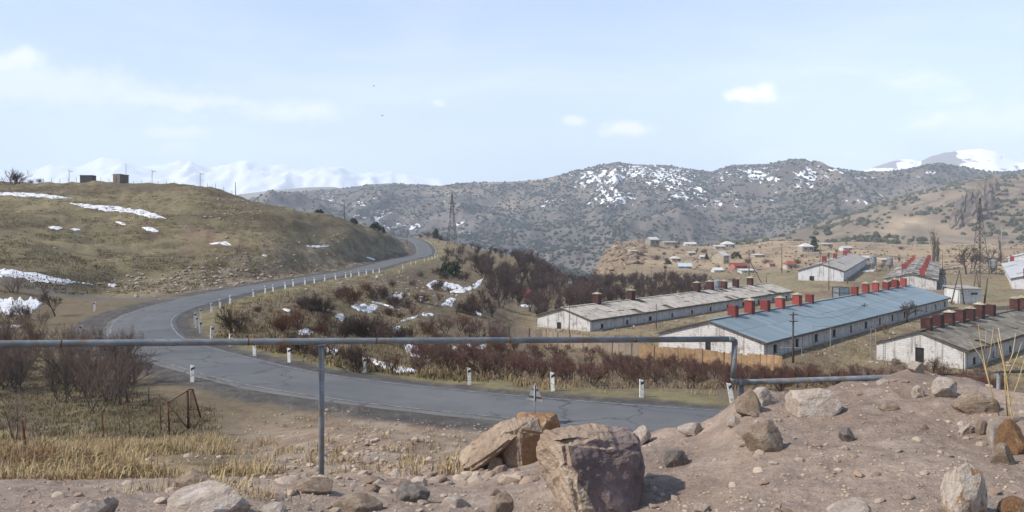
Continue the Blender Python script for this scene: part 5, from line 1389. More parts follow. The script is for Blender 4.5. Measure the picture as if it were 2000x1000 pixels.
# ------------------------------------------------------------------ old snow
snowm = M('old_snow', (.70, .71, .73), (.58, .59, .61), scale=1.5, world=True, rough=.75, bump=.4, bscale=3, c3=(.46, .43, .40), s3=.5)
SNOW = [
 ([(-30, 378, 2), (20, 379, 3), (60, 381, 4), (100, 384, 3), (142, 388, 1)], 'upper snow streak near the left hilltop, running off the left edge'),
 ([(135, 397, 1), (165, 402, 4), (210, 407, 5), (250, 411, 4), (290, 418, 6), (325, 427, 1.5)], 'long slanting snow streak across the left hillside'),
 ([(93, 443, 1), (108, 445, 3.5), (123, 446, 1)], 'small snow patch on the left hillside below the long streaks'),
 ([(136, 448, 1), (158, 450, 2)], None), ([(225, 434, 1), (247, 438, 2)], None), ([(277, 445, 2), (295, 449, 4), (311, 452, 1.5)], 'small snow patch in the middle of the left hillside'),
 ([(408, 476, 1), (440, 474, 3), (452, 478, 1)], 'small snow patch below the red earth scar'), ([(512, 498, 1), (524, 500, 2.5)], None), ([(598, 481, 1), (625, 482, 1.5), (646, 480, 1)], None), ([(715, 502, 1), (733, 507, 2)], None),
 ([(-30, 528, 6), (30, 536, 9), (80, 543, 8), (130, 550, 4), (157, 553, 1)], 'wide snow bank at the foot of the left hill'), ([(160, 553, 2), (183, 557, 1)], None), ([(-30, 590, 14), (20, 598, 16), (60, 596, 14), (84, 592, 5)], 'broad snow patch at the left edge behind the bare bushes'),
 ([(0, 640, 1.5), (45, 637, 1.5)], None), ([(210, 556, 2), (229, 557, 4)], None),
 ([(552, 604, 1), (569, 608, 3)], None), ([(638, 606, 2), (650, 608, 2)], None), ([(686, 598, 3), (700, 600, 7), (720, 603, 6), (742, 600, 2)], None), ([(722, 597, 2), (736, 598, 3)], None), ([(654, 618, 4), (674, 622, 6)], None),
 ([(581, 650, 6), (600, 648, 5), (613, 652, 2)], None), ([(725, 590, 1), (750, 595, 2), (782, 606, 1.5)], None), ([(728, 574, 2), (746, 580, 4)], None), ([(758, 582, 4), (776, 580, 7), (792, 577, 4)], None),
 ([(833, 558, 5), (850, 555, 8), (870, 558, 6), (905, 562, 3)], None), ([(878, 571, 2), (905, 567, 4), (925, 561, 4), (940, 549, 5), (946, 540, 2)], 'curved snow line rising along the dell towards the dark thicket'),
 ([(814, 585, 4), (829, 583, 4)], None), ([(862, 597, 2), (880, 588, 8), (891, 585, 3)], None), ([(780, 630, 1.5), (800, 622, 2), (818, 618, 2)], None), ([(824, 614, 3), (848, 617, 3)], None), ([(929, 610, 6), (942, 618, 3)], None),
 ([(764, 640, 6), (784, 645, 8)], None), ([(636, 683, 5), (662, 688, 5)], 'snow patch under the pipe beside its support'), ([(718, 699, 3), (740, 711, 4), (775, 721, 5), (816, 727, 2)], 'snow streak along the roadside behind the guide post and spreading bush'),
 ([(788, 676, 5), (806, 684, 12), (822, 692, 15), (840, 704, 8)], 'largest snow patch under the spreading fruit tree below the pipe'), ([(882, 680, 5), (905, 690, 9), (928, 692, 3)], None), ([(912, 674, 3), (952, 679, 4)], None), ([(842, 682, 3), (858, 688, 4)], None),
 ([(1016, 597, 2), (1042, 597, 3)], 'small snow patch below the red roofed hut'), ([(1684, 531, 2), (1710, 527, 2)], 'snow patch in the yard beside the white gabled barn'), ([(1842, 540, 3), (1846, 552, 3), (1838, 566, 3)], 'snow line along the right side of the ruined barn')]
def snow_patch(k, pts, label):
    a = np.array(pts, float); L = a[-1, 0] - a[0, 0]
    nu = int(np.clip(abs(L) / 1.1, 10, 110)); nv = 9
    if abs(L) < 8: s = np.linspace(0, len(a) - 1, nu); base = [np.interp(s, np.arange(len(a)), a[:, i]) for i in range(3)]
    else: us = np.linspace(a[0, 0], a[-1, 0], nu); base = [us, np.interp(us, a[:, 0], a[:, 1]), np.interp(us, a[:, 0], a[:, 2])]
    u0, v0, h0 = base
    end = np.minimum(1, np.minimum(np.arange(nu), np.arange(nu)[::-1]) / (nu * .12))
    up = h0 * end * (1.1 + 1.0 * fbm(u0 / 5, u0 * 0 + k * 3.1, 4, 500 + k)); dn = h0 * end * (1.1 + 1.0 * fbm(u0 / 6, u0 * 0 + k * 5.7, 4, 530 + k))
    up = np.maximum(up, .12); dn = np.maximum(dn, .12)
    kk = np.linspace(-1, 1, nv)
    V = v0[:, None] + np.where(kk < 0, kk[None] * up[:, None], kk[None] * dn[:, None]); Uu = np.broadcast_to(u0[:, None], V.shape)
    P, ok = hits(Uu.ravel(), V.ravel(), 45); P = P.reshape(nu, nv, 3); ok = ok.reshape(nu, nv)
    Ys_ = P[..., 1].copy()
    for _ in range(6):
        Ys_[1:-1] = .25 * Ys_[:-2] + .5 * Ys_[1:-1] + .25 * Ys_[2:]; Ys_[:, 1:-1] = .25 * Ys_[:, :-2] + .5 * Ys_[:, 1:-1] + .25 * Ys_[:, 2:]
    P[..., 1] = Ys_; P[..., 0] = (Uu - 1000) / F * Ys_; P[..., 2] = tz(P[..., 0], Ys_)
    edge = np.ones((nu, nv)); edge[:, 0] = edge[:, -1] = 0; edge[0] = edge[-1] = 0
    P[..., 2] += np.where(edge > 0, .10 + .04 * fbm(P[..., 0], P[..., 1], 3, 9), -.03)
    ii = np.arange(nu * nv).reshape(nu, nv)
    q = np.stack([ii[:-1, :-1], ii[1:, :-1], ii[1:, 1:], ii[:-1, 1:]], -1).reshape(-1, 4)
    Pf = P.reshape(-1, 3)
    hole = fbm(Uu[:-1, :-1] / 4.5, V[:-1, :-1] / 1.6, 4, 700 + k).ravel() > .40
    jump = np.ptp(Pf[q][:, :, 1], axis=1) / Pf[q][:, :, 1].mean(1)
    q = q[(jump < .16) & ~hole & ok.ravel()[q].all(1)]
    if len(q) < 3: return
    c = Pf[q[:, 0]].mean(0)
    o = inst('snow_patch', np_mesh('snow_patch', Pf - c, q, snowm), None, tuple(c))
    uc = a[:, 0].mean()
    tag(o, label or ('small scrap of old snow on the left hillside or its foot' if (uc < 560 and a[:, 1].mean() < 645 and uc < 540) or a[:, 1].mean() < 510 else 'scrap of old snow among the bushes on the slope right of the road'), 'snow', 'patches of old snow')
for k, (pts, lb) in enumerate(SNOW): snow_patch(k, pts, lb)

# ------------------------------------------------------------------ bare shrubs and trees
def rot_dir(d, ang, r):
    a = Vector((r.gauss(0, 1), r.gauss(0, 1), r.gauss(0, 1))); a = a - d * a.dot(d); a.normalize()
    return (d * math.cos(ang) + a * math.sin(ang)).normalized()
def grow(r, limbs, twigs, p, d, L, rad, lev, spec):
    n = 3; pts = [p]; q = p.copy(); dd = d.copy()
    for i in range(n):
        dd = (dd + Vector((r.gauss(0, 1), r.gauss(0, 1), r.gauss(0, 1))) * spec['wob'] + Vector((0, 0, spec['up']))).normalized()
        q = q + dd * (L / n); pts.append(q.copy())
    last = lev >= spec['levels'] - 1
    rr = [rad * (1 - .6 * i / n) for i in range(n + 1)]
    (twigs if lev >= spec['split'] else limbs).append((pts, rr, 3 if lev >= 1 else 5))
    if last: return
    for c in range(spec['kids'][lev]):
        t = r.uniform(spec['from'], 1.0); i = min(int(t * n), n - 1); b = pts[i].lerp(pts[i + 1], t * n - i)
        grow(r, limbs, twigs, b, rot_dir(dd if t > .8 else (pts[i + 1] - pts[i]).normalized(), R_(r.uniform(*spec['ang'])), r), L * spec['ratio'] * r.uniform(.7, 1.15), max(rad * spec['rr'], spec['rmin']), lev + 1, spec)
def plant_meshes(name, seed, spec, mt, mc):
    r = random.Random(seed); limbs, twigs = [], []
    for s in range(spec['stems']):
        a = r.uniform(0, 6.283); sp = spec['spread'] * r.random() ** .6; d = Vector((math.cos(a) * math.sin(sp), math.sin(a) * math.sin(sp), math.cos(sp)))
        grow(r, limbs, twigs, Vector((r.gauss(0, spec['foot']), r.gauss(0, spec['foot']), -.15)), d, spec['len'] * r.uniform(.8, 1.15), spec['rad'] * r.uniform(.7, 1.1), 0, spec)
    a, b = MB(), MB()
    for pts, rr, n in limbs: a.tube(pts, rr, n, False)
    for pts, rr, n in twigs: b.tube(pts, rr, n, False)
    return a.mesh('trunk', mt, True), b.mesh('crown', mc, True)
def joined(a, b):
    V = np.empty(len(a.vertices) * 3, np.float32); a.vertices.foreach_get('co', V); W_ = np.empty(len(b.vertices) * 3, np.float32); b.vertices.foreach_get('co', W_)
    fa = [tuple(p.vertices) for p in a.polygons]; fb = [tuple(i + len(a.vertices) for i in p.vertices) for p in b.polygons]
    me = np_mesh('shrub', np.vstack([V.reshape(-1, 3), W_.reshape(-1, 3)]), np.array(fa + fb), a.materials[0]); me.materials.append(b.materials[0])
    me.polygons.foreach_set('material_index', [0] * len(fa) + [1] * len(fb)); return me
def bark(n, c, rnd=.2): return M(n, c, tuple(x * .7 for x in c), scale=3, rough=.9, rnd=rnd, spec=.1)
S_ORCH = dict(stems=4, spread=.75, foot=.07, len=1.15, rad=.045, levels=4, split=2, kids=[6, 5, 5], ratio=.62, rr=.5, rmin=.0085, ang=(18, 55), wob=.14, up=.10, **{'from': .3})
S_BUSH = dict(stems=24, spread=1.05, foot=.22, len=1.15, rad=.020, levels=3, split=1, kids=[6, 5], ratio=.55, rr=.6, rmin=.010, ang=(15, 50), wob=.12, up=.08, **{'from': .25})
S_THICK = dict(stems=5, spread=.55, foot=.35, len=3.1, rad=.09, levels=4, split=1, kids=[6, 5, 4], ratio=.55, rr=.5, rmin=.026, ang=(15, 50), wob=.12, up=.10, **{'from': .25})
S_GREY = dict(stems=7, spread=.75, foot=.20, len=1.9, rad=.045, levels=4, split=2, kids=[7, 5, 4], ratio=.52, rr=.45, rmin=.0055, ang=(14, 48), wob=.10, up=.12, **{'from': .25})
S_TREE = dict(stems=1, spread=.08, foot=0, len=2.6, rad=.17, levels=5, split=2, kids=[7, 5, 4, 4], ratio=.66, rr=.5, rmin=.022, ang=(20, 50), wob=.10, up=.08, **{'from': .35})
S_POPL = dict(stems=3, spread=.06, foot=.15, len=9.0, rad=.16, levels=4, split=1, kids=[14, 5, 4], ratio=.30, rr=.4, rmin=.03, ang=(12, 32), wob=.04, up=.22, **{'from': .1})
S_SAPL = dict(stems=2, spread=.35, foot=.05, len=1.2, rad=.022, levels=4, split=2, kids=[4, 4, 3], ratio=.6, rr=.5, rmin=.005, ang=(18, 50), wob=.10, up=.10, **{'from': .3})
bk = bark('bark_dark', (.075, .06, .052))
PR_ = {}
def protos_for(key, spec, n, mt, mc): PR_[key] = [plant_meshes(key, 40 + 13 * i + sum(map(ord, key)), spec, mt, mc) for i in range(n)]
protos_for('orch', S_ORCH, 4, bk, bark('twigs_redbrown', (.16, .088, .07)))
protos_for('bush', S_BUSH, 3, bk, bark('twigs_dark', (.085, .060, .050)))
protos_for('rbush', S_BUSH, 2, bk, bark('twigs_rusty', (.12, .060, .038)))
protos_for('thick', S_THICK, 4, bk, bark('twigs_maroon', (.105, .073, .066), .3))
protos_for('grey', S_GREY, 4, bark('bark_grey', (.16, .135, .115)), bark('twigs_grey', (.20, .152, .125)))
protos_for('gred', S_GREY, 2, bark('bark_grey', (.16, .135, .115)), bark('twigs_reddish', (.145, .085, .06)))
protos_for('tree', S_TREE, 3, bk, bark('twigs_brown', (.12, .092, .075)))
protos_for('popl', S_POPL, 2, bk, bark('twigs_olive', (.17, .145, .11)))
protos_for('sapl', S_SAPL, 3, bark('bark_grey', (.16, .135, .115)), bark('twigs_grey', (.20, .152, .125)))
HGT = {k: [max(v.co.z for v in b.vertices) for a, b in L] for k, L in PR_.items()}
JN = {k: [joined(a, b) for a, b in PR_[k]] for k in ('orch', 'bush', 'rbush', 'thick', 'gred')}
def in_barn(x, y, m=2.0):
    for q in BARN.values():
        dx, dy = math.cos(q['az']), math.sin(q['az']); a = (x - q['x']) * dx + (y - q['y']) * dy; b = -(x - q['x']) * dy + (y - q['y']) * dx
        if -m < a < q['L'] + m and -m < b < q['W'] + m: return True
    return False
def plant(name, key, p, h, label, cat, group, parts=False, i=None):
    i = random.randrange(len(PR_[key])) if i is None else i; s = h / HGT[key][i]
    rot = (random.uniform(-.05, .05), random.uniform(-.05, .05), random.uniform(0, 6.28)); sc = (s * random.uniform(.9, 1.15), s * random.uniform(.9, 1.15), s)
    if parts:
        o = empty(name, p); o.rotation_euler = rot; o.scale = sc
        inst('trunk', PR_[key][i][0], o); inst('crown', PR_[key][i][1], o)
    else: o = inst(name, JN[key][i], None, p, rot, sc)
    return tag(o, label, cat, group)
# orchard below the road
pts = []
random.seed(21)
for _ in range(6000):
    u = random.uniform(790, 1960); Y = random.uniform(49, 112); x = (u - 1000) / F * Y
    fy = np.interp(x, fp[:, 0], fp[:, 1]) if fp[0, 0] < x < fp[-1, 0] else 112
    if Y > fy - 5 or (u > 1500 and Y > 98) or (u < 950 and Y > 60 + (u - 790) * .3): continue
    if in_barn(x, Y, 2.5) or min([1e9] + [(x - a) ** 2 + (Y - b) ** 2 for a, b in pts]) < 1.5 ** 2: continue
    d = road_dist([x], [Y])[0][0]
    if d < RW / 2 + 4.2: continue
    pts.append((x, Y))
    if len(pts) >= 295: break
print('orchard', len(pts))
for x, Y in pts:
    plant('fruit_shrub', 'orch' if random.random() < .8 else 'gred', (x, Y, tzf(x, Y)), random.uniform(1.0, 1.75), 'leafless reddish brown fruit shrub in the orchard ' + ('left of the triangular sign' if x / Y * F < 0 else 'between the triangular sign and the pipe elbow' if x / Y * F < 430 else 'behind the earth mound'), 'shrub', 'orchard shrubs')
# dark thicket behind the grey barn
tp = []
for _ in range(9000):
    u = random.uniform(925, 1385); Y = random.uniform(150, 300); x = (u - 1000) / F * Y
    if u < 1050 and Y < 165 + (1050 - u) * .25: continue
    if u < 1010 and Y > 235: continue
    if u > 1200 and Y < 190: continue
    if in_barn(x, Y, 3.0) or min([1e9] + [(x - a) ** 2 + (Y - b) ** 2 for a, b in tp]) < 2.5 ** 2: continue
    tp.append((x, Y))
    if len(tp) >= 270: break
print('thicket', len(tp))
for x, Y in tp:
    u = 1000 + F * x / Y
    plant('thicket_tree', 'thick', (x, Y, tzf(x, Y)), random.uniform(3.2, 5.2) * (1.0 if u < 1200 else .85), 'leafless dark tree in the dense thicket ' + ('left of the red roofed hut' if u < 1015 else 'left of the grey barn gable' if u < 1110 else 'behind the roof of the grey barn'), 'tree', 'trees of the dark thicket')
# scrub along the far rim, left of the thicket
for _ in range(46):
    u = random.uniform(885, 1060); Y = random.uniform(255, 310); x = (u - 1000) / F * Y; p = Vector((x, Y, tzf(x, Y)))
    plant('rim_shrub', 'thick', p, random.uniform(1.6, 3.0), 'leafless dark shrub on the far rim between the pylon and the thicket', 'shrub', 'shrubs on the far rim')
for _ in range(12):
    p = atY(random.uniform(818, 872), random.uniform(385, 410)); plant('rim_shrub', 'thick', p, random.uniform(2.5, 4.6), 'leafless dark shrub in the clump beyond the end of the visible road', 'shrub', 'shrubs beyond the far bend')
# single bushes on the slope inside the bend: (column, base row, height in px, kind)
BUSH = [(462, 650, 56, 'bush'), (615, 607, 48, 'bush'), (632, 612, 44, 'bush'), (598, 604, 40, 'bush'), (683, 594, 40, 'rbush'), (575, 640, 44, 'rbush'), (552, 648, 36, 'rbush'), (640, 648, 46, 'bush'), (690, 655, 54, 'bush'), (735, 660, 60, 'bush'),
        (712, 660, 50, 'bush'), (668, 660, 40, 'bush'), (745, 582, 34, 'bush'), (728, 586, 30, 'bush'), (768, 596, 30, 'bush'), (795, 602, 28, 'bush'), (880, 500, 22, 'bush'), (903, 516, 18, 'bush'), (868, 512, 20, 'bush'), (890, 522, 22, 'bush'), (925, 512, 24, 'bush'),
        (905, 612, 30, 'bush'), (925, 616, 36, 'bush'), (950, 606, 40, 'thick'), (975, 600, 48, 'thick'), (850, 566, 22, 'bush'), (840, 650, 36, 'orch'), (868, 652, 40, 'orch'), (898, 648, 36, 'orch'), (935, 660, 42, 'orch'), (700, 726, 66, 'bush'), (652, 700, 36, 'orch'),
        (770, 730, 50, 'orch'), (815, 728, 44, 'orch'), (545, 640, 30, 'rbush'), (820, 700, 40, 'orch'), (870, 720, 50, 'orch'), (620, 700, 40, 'bush'), (590, 690, 40, 'bush'), (560, 690, 30, 'rbush'), (800, 660, 36, 'bush'), (775, 668, 40, 'bush'), (752, 672, 44, 'bush'),
        (905, 548, 22, 'bush'), (940, 530, 26, 'bush'), (955, 545, 30, 'thick'), (820, 540, 14, 'bush'), (765, 560, 18, 'bush'), (660, 575, 16, 'rbush'), (505, 610, 18, 'rbush'), (850, 535, 16, 'bush'), (870, 545, 20, 'bush'), (960, 575, 34, 'thick'), (985, 560, 36, 'thick'), (940, 585, 26, 'thick')]
random.seed(77)
for _ in range(75):
    u = random.uniform(560, 985); v = random.uniform(548, 712); q = hit(u, v, 45)
    if v > 690 and u < 640 or road_dist([q.x], [q.y])[0][0] < RW / 2 + 4 or in_barn(q.x, q.y, 3): continue
    BUSH.append((u, v, random.uniform(14, 34) * (.6 + (v - 540) / 300), random.choice(['bush', 'bush', 'rbush', 'orch', 'thick'])))
for (u, v, hp, key) in BUSH:
    p = hit(u, v, 45); h = hp / F * p.y
    lb = {(462, 650): 'dark round bush alone on the inside of the sharp bend', (700, 726): 'dark bush with many stems beside the guide post and snow streak', (770, 730): 'low spreading fruit tree in front of the largest snow patch',
          (683, 594): 'rusty brown bush below the straight row of guide posts'}.get((u, v))
    plant('bush', key, p, h, lb or 'leafless %s bush on the scrubby slope ' % {'rbush': 'rusty brown', 'orch': 'reddish'}.get(key, 'dark') + ('above the pipe near the sharp bend' if u < 640 else 'below the straight row of guide posts' if v < 640 else 'near the roadside snow patches'), 'bush', 'bushes on the slope inside the bend')
# grey thicket at the left, close to us
for k in range(38):
    u = random.uniform(-60, 255); Y = random.uniform(38, 47) if k % 2 else random.uniform(46, 60)
    if u < 60 and Y < 42: continue
    p = atY(u, Y); plant('bare_tree', 'grey' if random.random() < .75 else 'gred', p, random.uniform(1.9, 3.1), 'leafless grey tree of the tangled thicket at the left edge' if u < 120 else 'leafless grey tree of the thicket left of the rusty gate', 'tree', 'grey thicket on the left', True)
for k in range(34):
    u = random.uniform(-60, 215); Y = random.uniform(55, 80); p = atY(u, Y)
    if road_dist([p.x], [p.y])[0][0] < RW / 2 + 4.5: continue
    plant('reed_shrub', 'gred', p, random.uniform(1.2, 2.2), 'low reddish shrub behind the pipe at the left edge', 'shrub', 'low shrubs at the left edge')
for (u, v, hp, key, lb) in ((108, 618, 66, 'tree', 'small dark bare tree in front of the left snow patches'), (28, 572, 46, 'grey', 'dark bare bush in front of the upper left snow bank'), (48, 882, 105, 'sapl', 'thin bare sapling beside the leaning rusty post'), (30, 872, 120, 'sapl', 'bare twin stemmed sapling at the left edge'),
                            (180, 806, 110, 'grey', 'pale grey bare tree forking low, left of the rusty gate'), (1772, 630, 46, 'tree', 'small bare tree in front of the blue barn wall'), (1887, 527, 62, 'tree', 'broad bare tree left of the tall pylon'),
                            (1937, 530, 52, 'tree', 'bare tree right of the tall pylon'), (1903, 520, 40, 'tree', 'smaller bare tree behind the tall pylon'), (1824, 508, 84, 'popl', 'tall thin bare poplar behind the ruined barn'), (1832, 506, 66, 'popl', 'second bare poplar close behind the ruined barn'),
                            (1955, 500, 60, 'popl', 'pale bare poplar near the right edge'), (1040, 500, 40, 'popl', 'pale bare poplar on the far rim left of the gorge'), (1052, 512, 40, 'popl', 'pale bare poplar lower on the far rim'),
                            (30, 361, 34, 'bush', 'wide bare bush on the left hilltop skyline')):
    Ys = {1887: 300, 1937: 305, 1903: 330, 1824: 340, 1832: 345, 1955: 370, 1040: 300, 1052: 290, 30: 0}.get(u, 0)
    if (u, v) == (30, 361): Ys = 226
    p = atY(u, Ys) if Ys else hit(u, v, 20)
    plant('bare_tree', key, p, hp / F * p.y, lb, 'tree', None, True)
for (u, v, hp, Y) in ((60, 362, 12, 226), (77, 366, 12, 220), (1800, 722, 30, 104), (1822, 724, 34, 103), (1845, 724, 30, 102), (1745, 700, 20, 108), (1730, 640, 20, 132), (1780, 612, 20, 165), (1750, 622, 18, 160), (1860, 600, 14, 178)):
    p = atY(u, Y); plant('bush', 'bush' if v < 400 else 'orch', p, hp / F * p.y, 'small dark bush on the left hilltop' if v < 400 else 'leafless scrubby bush beside the barn walls', 'bush', 'bushes by the barns' if v > 400 else 'hilltop bushes')
# village scrub
for _ in range(95):
    u = random.uniform(1215, 2000); Y = random.uniform(300, 640); x = (u - 1000) / F * Y
    if in_barn(x, Y, 4): continue
    plant('village_shrub', 'thick' if random.random() < .8 else 'rbush', (x, Y, tzf(x, Y)), random.uniform(1.2, 3.4), 'leafless brown shrub on the tan plateau ' + ('left of the braced pole' if u < 1463 else 'behind the farm barns'), 'shrub', 'shrubs on the village plateau')
# evergreens
evm = M('evergreen_leaf', (.028, .038, .022), (.05, .06, .032), scale=5, rough=.9, rnd=.2, spec=.15)
def evergreen_mesh(seed, tall):
    r = np.random.RandomState(seed); n = 420 if tall else 330
    t = r.rand(n); ang = r.uniform(0, 6.283, n)
    if tall: rad = (.34 * (1 - t) ** .75 + .03) * np.sqrt(r.rand(n)) * (1 + .25 * np.sin(ang * 3 + t * 9)); z = .04 + .96 * t
    else: e = r.rand(n) * 1.3; rad = .62 * np.cos(e) * r.uniform(.7, 1.1, n); z = .55 * np.sin(e) * r.uniform(.8, 1.15, n) + .12 * np.sin(ang * 3)
    C = np.stack([rad * np.cos(ang), rad * np.sin(ang), z], 1); s = .07 if tall else .09
    d1 = r.normal(size=(n, 3)); d2 = r.normal(size=(n, 3)); d1 *= s / np.linalg.norm(d1, axis=1)[:, None]; d2 *= s / np.linalg.norm(d2, axis=1)[:, None]
    V = np.stack([C - d1, C + d2, C + d1, C - d2], 1).reshape(-1, 3)
    return np_mesh('crown', V, np.arange(4 * n).reshape(n, 4), evm, False)
mb = MB(); mb.tube([(0, 0, -.1), (0, 0, .5)], [.03, .015], 6); evt = mb.mesh('trunk', bk)
for k, (u, v, hp, tall, lb, Y) in enumerate(((1590, 491, 28, True, 'tall dark conifer beside the white hip roofed house', 0), (1438, 505, 12, False, 'small dark evergreen bush right of the two storey house', 0), (623, 424, 12, False, 'dark juniper on the crest of the left hill', 246),
        (690, 444, 10, False, 'low dark juniper higher on the left hill spur', 255), (733, 456, 14, False, 'broad dark juniper at the tip of the left hill spur', 262), (749, 456, 13, True, 'small upright juniper at the very tip of the spur', 272), (852, 462, 20, True, 'dark conifer rising from the clump beyond the far bend', 395),
        (880, 540, 28, False, 'dark juniper on the bank below the far bend', 0), (1305, 516, 8, False, 'tiny evergreen near the pale cottage', 0), (1380, 507, 12, True, 'small evergreen left of the two storey house', 0))):
    p = atY(u, Y) if Y else hit(u, v, 45); h = hp / F * p.y
    o = empty('evergreen_tree', p); o.scale = (h * (1 if tall else 1.35),) * 2 + (h * (1 if tall else 1.5),); tag(o, lb, 'evergreen')
    inst('trunk', evt, o); inst('crown', evergreen_mesh(60 + k, tall), o)

# ------------------------------------------------------------------ grass
def blades(name, P, nb, h, wd, spread, mat, seed, lean=.5):
    r = np.random.RandomState(seed); n = len(P)
    B = np.repeat(P, nb, 0); m = len(B); hh = np.repeat(h, nb) * r.uniform(.5, 1.15, m)
    B = B + np.stack([r.normal(0, 1, m) * np.repeat(spread, nb), r.normal(0, 1, m) * np.repeat(spread, nb), np.full(m, -.02)], 1)
    a = r.uniform(0, 6.283, m); ln = np.abs(r.normal(0, lean, m)); W_ = wd if np.isscalar(wd) else np.repeat(wd, nb)
    side = np.stack([-np.sin(a), np.cos(a), 0 * a], 1) * (W_ * np.ones(m))[:, None]
    ll = np.stack([np.cos(a), np.sin(a), 0 * a], 1)
    mid = B + ll * (hh * ln * .3)[:, None]; mid[:, 2] += hh * .6
    tip = B + ll * (hh * ln)[:, None]; tip[:, 2] += hh * (1 - .25 * ln)
    V = np.stack([B - side, B + side, mid + side * .7, mid - side * .7, tip], 1).reshape(-1, 3)
    k = np.arange(m)[:, None] * 5
    Fq = k + np.array([[0, 1, 2, 3]]); Ft = k + np.array([[3, 2, 4, 4]])
    me = bpy.data.meshes.new(name)
    Fa = np.vstack([k + np.array([[0, 1, 2]]), k + np.array([[0, 2, 3]]), k + np.array([[3, 2, 4]])])
    me = np_mesh(name, V, Fa, mat, True)
    o = inst(name, me); o['kind'] = 'stuff'; return o
straw = M('straw_dry', (.46, .36, .20), (.33, .245, .135), scale=.9, world=True, rough=.9, c3=(.26, .165, .09), spec=.1)
olive = M('grass_dull', (.165, .13, .075), (.112, .088, .052), scale=.12, world=True, rough=.95, c3=(.20, .16, .09), spec=.05)  # blade colour dimmed to stand in for cloud shade on the hill
def scat(n, u, v, ymin=0): p, ok = hits(rs.uniform(*u, n), rs.uniform(*v, n), ymin); return p[ok]
p = scat(2600, (-30, 520), (846, 945)); nn = fbm(p[:, 0] / 2.2, p[:, 1] / 2.2, 3, 801); edge = (1000 + F * p[:, 0] / p[:, 1]); p = p[(nn > .10) & (p[:, 1] > 9.2 + 4.5 * rs.rand(len(p))) & (rs.rand(len(p)) < np.clip((560 - edge) / 120, 0, 1))]
blades('dry_grass', p, 16, rs.uniform(.10, .55, len(p)) * (.7 + .6 * np.clip(fbm(p[:, 0] / 1.1, p[:, 1] / 1.1, 3, 809), -.6, 1)) * np.clip((p[:, 1] - 8) / 8, .4, 1), .0075, np.full(len(p), .16), straw, 31, .8)
p = scat(260, (-20, 560), (925, 975)); p = p[(fbm(p[:, 0] / .8, p[:, 1] / .8, 3, 811) > .05) & (p[:, 1] < 13)]
blades('bank_grass', p, 9, rs.uniform(.05, .17, len(p)), .004, np.full(len(p), .07), straw, 38, .9)
p = scat(300, (480, 900), (800, 930)); p = p[fbm(p[:, 0] / 1.8, p[:, 1] / 1.8, 3, 803) > .1]
blades('dry_grass', p, 12, rs.uniform(.10, .28, len(p)), .008, np.full(len(p), .08), straw, 32)
k = rs.randint(0, len(IN2), 1500); k = k[(IN2[k, 1] < 62)]; d = -rs.uniform(2.2, 5.2, len(k)); p = IN2[k].copy(); p[:, :2] += N2[k] * d[:, None] + rs.normal(0, .3, (len(k), 2)); p[:, 2] = tz(p[:, 0], p[:, 1]); p = p[fbm(p[:, 0] / 2.5, p[:, 1] / 2.5, 3, 805) > -.15]
blades('verge_grass', p, 14, rs.uniform(.18, .45, len(p)), .011, np.full(len(p), .16), straw, 33)
p = scat(2600, (-30, 420), (690, 860), 30); p = p[road_dist(p[:, 0], p[:, 1])[0] > RW / 2 + 4]
blades('field_grass', p, 8, rs.uniform(.08, .25, len(p)), .014, np.full(len(p), .2), olive, 34)
p = scat(9000, (-20, 800), (360, 575), 95); d_, z_, sd_ = road_dist(p[:, 0], p[:, 1]); p = p[(d_ > RW / 2 + 3.5) & (sd_ > 0) & (fbm(p[:, 0] / 7, p[:, 1] / 7, 4, 807) > -.2)]
blades('hill_grass', p, 9, rs.uniform(.12, .34, len(p)), .045, np.full(len(p), .38), olive, 35, .7)
p = scat(5200, (430, 1000), (505, 745), 45); d_, z_, sd_ = road_dist(p[:, 0], p[:, 1]); p = p[(d_ > RW / 2 + 2.2) & (sd_ < 0)]
blades('slope_grass', p, 8, rs.uniform(.15, .45, len(p)), .03, np.full(len(p), .3), M('grass_tan', (.20, .152, .08), (.135, .10, .056), scale=.15, world=True, rough=.95, c3=(.13, .085, .05), spec=.05), 36, .6)  # slope blades tinted darker in place of cloud shade
p = scat(5200, (1000, 2000), (535, 760), 45); p = p[[not in_barn(a, b, .6) for a, b in p[:, :2]]]; d_, z_, sd_ = road_dist(p[:, 0], p[:, 1]); p = p[d_ > RW / 2 + 2.5]
blades('yard_grass', p, 8, rs.uniform(.15, .5, len(p)), .03, np.full(len(p), .35), M('grass_yard', (.235, .175, .10), (.155, .11, .068), scale=.12, world=True, rough=.95, c3=(.14, .085, .06), spec=.05), 37, .6)

# ------------------------------------------------------------------ rusty gate and fence posts on the left
g0 = hit(330, 849, 20); gt = empty('rusty_gate', g0); tag(gt, 'rusty wire mesh gate leaning open at the left, below the bend', 'gate')
def gpx(u, v, dy=0): return PX(u, v, g0.y + dy) - g0
frame = [('gate_post', [(327, 783, 0), (331, 852, 0)], .035), ('gate_rail', [(328, 787, 0), (371, 760, .5)], .025), ('gate_post', [(366, 764, .5), (368, 838, .5)], .05), ('gate_brace', [(330, 790, 0), (366, 836, .5)], .018), ('gate_rail', [(338, 852, 0), (372, 836, .5)], .02),
         ('gate_rail', [(371, 760, .5), (378, 761, .6)], .025), ('gate_post', [(376, 760, .6), (392, 816, .9)], .035), ('gate_brace', [(378, 838, .6), (392, 815, .9)], .02), ('gate_rail', [(367, 800, .5), (388, 800, .85)], .015)]
for nm, pp, r in frame: mb = MB(); mb.tube([gpx(*q) for q in pp], r, 7); mb.build(nm, rust, gt, True)
mb = MB()
def lerp2(a, b, t): return tuple(x + (y - x) * t for x, y in zip(a, b))
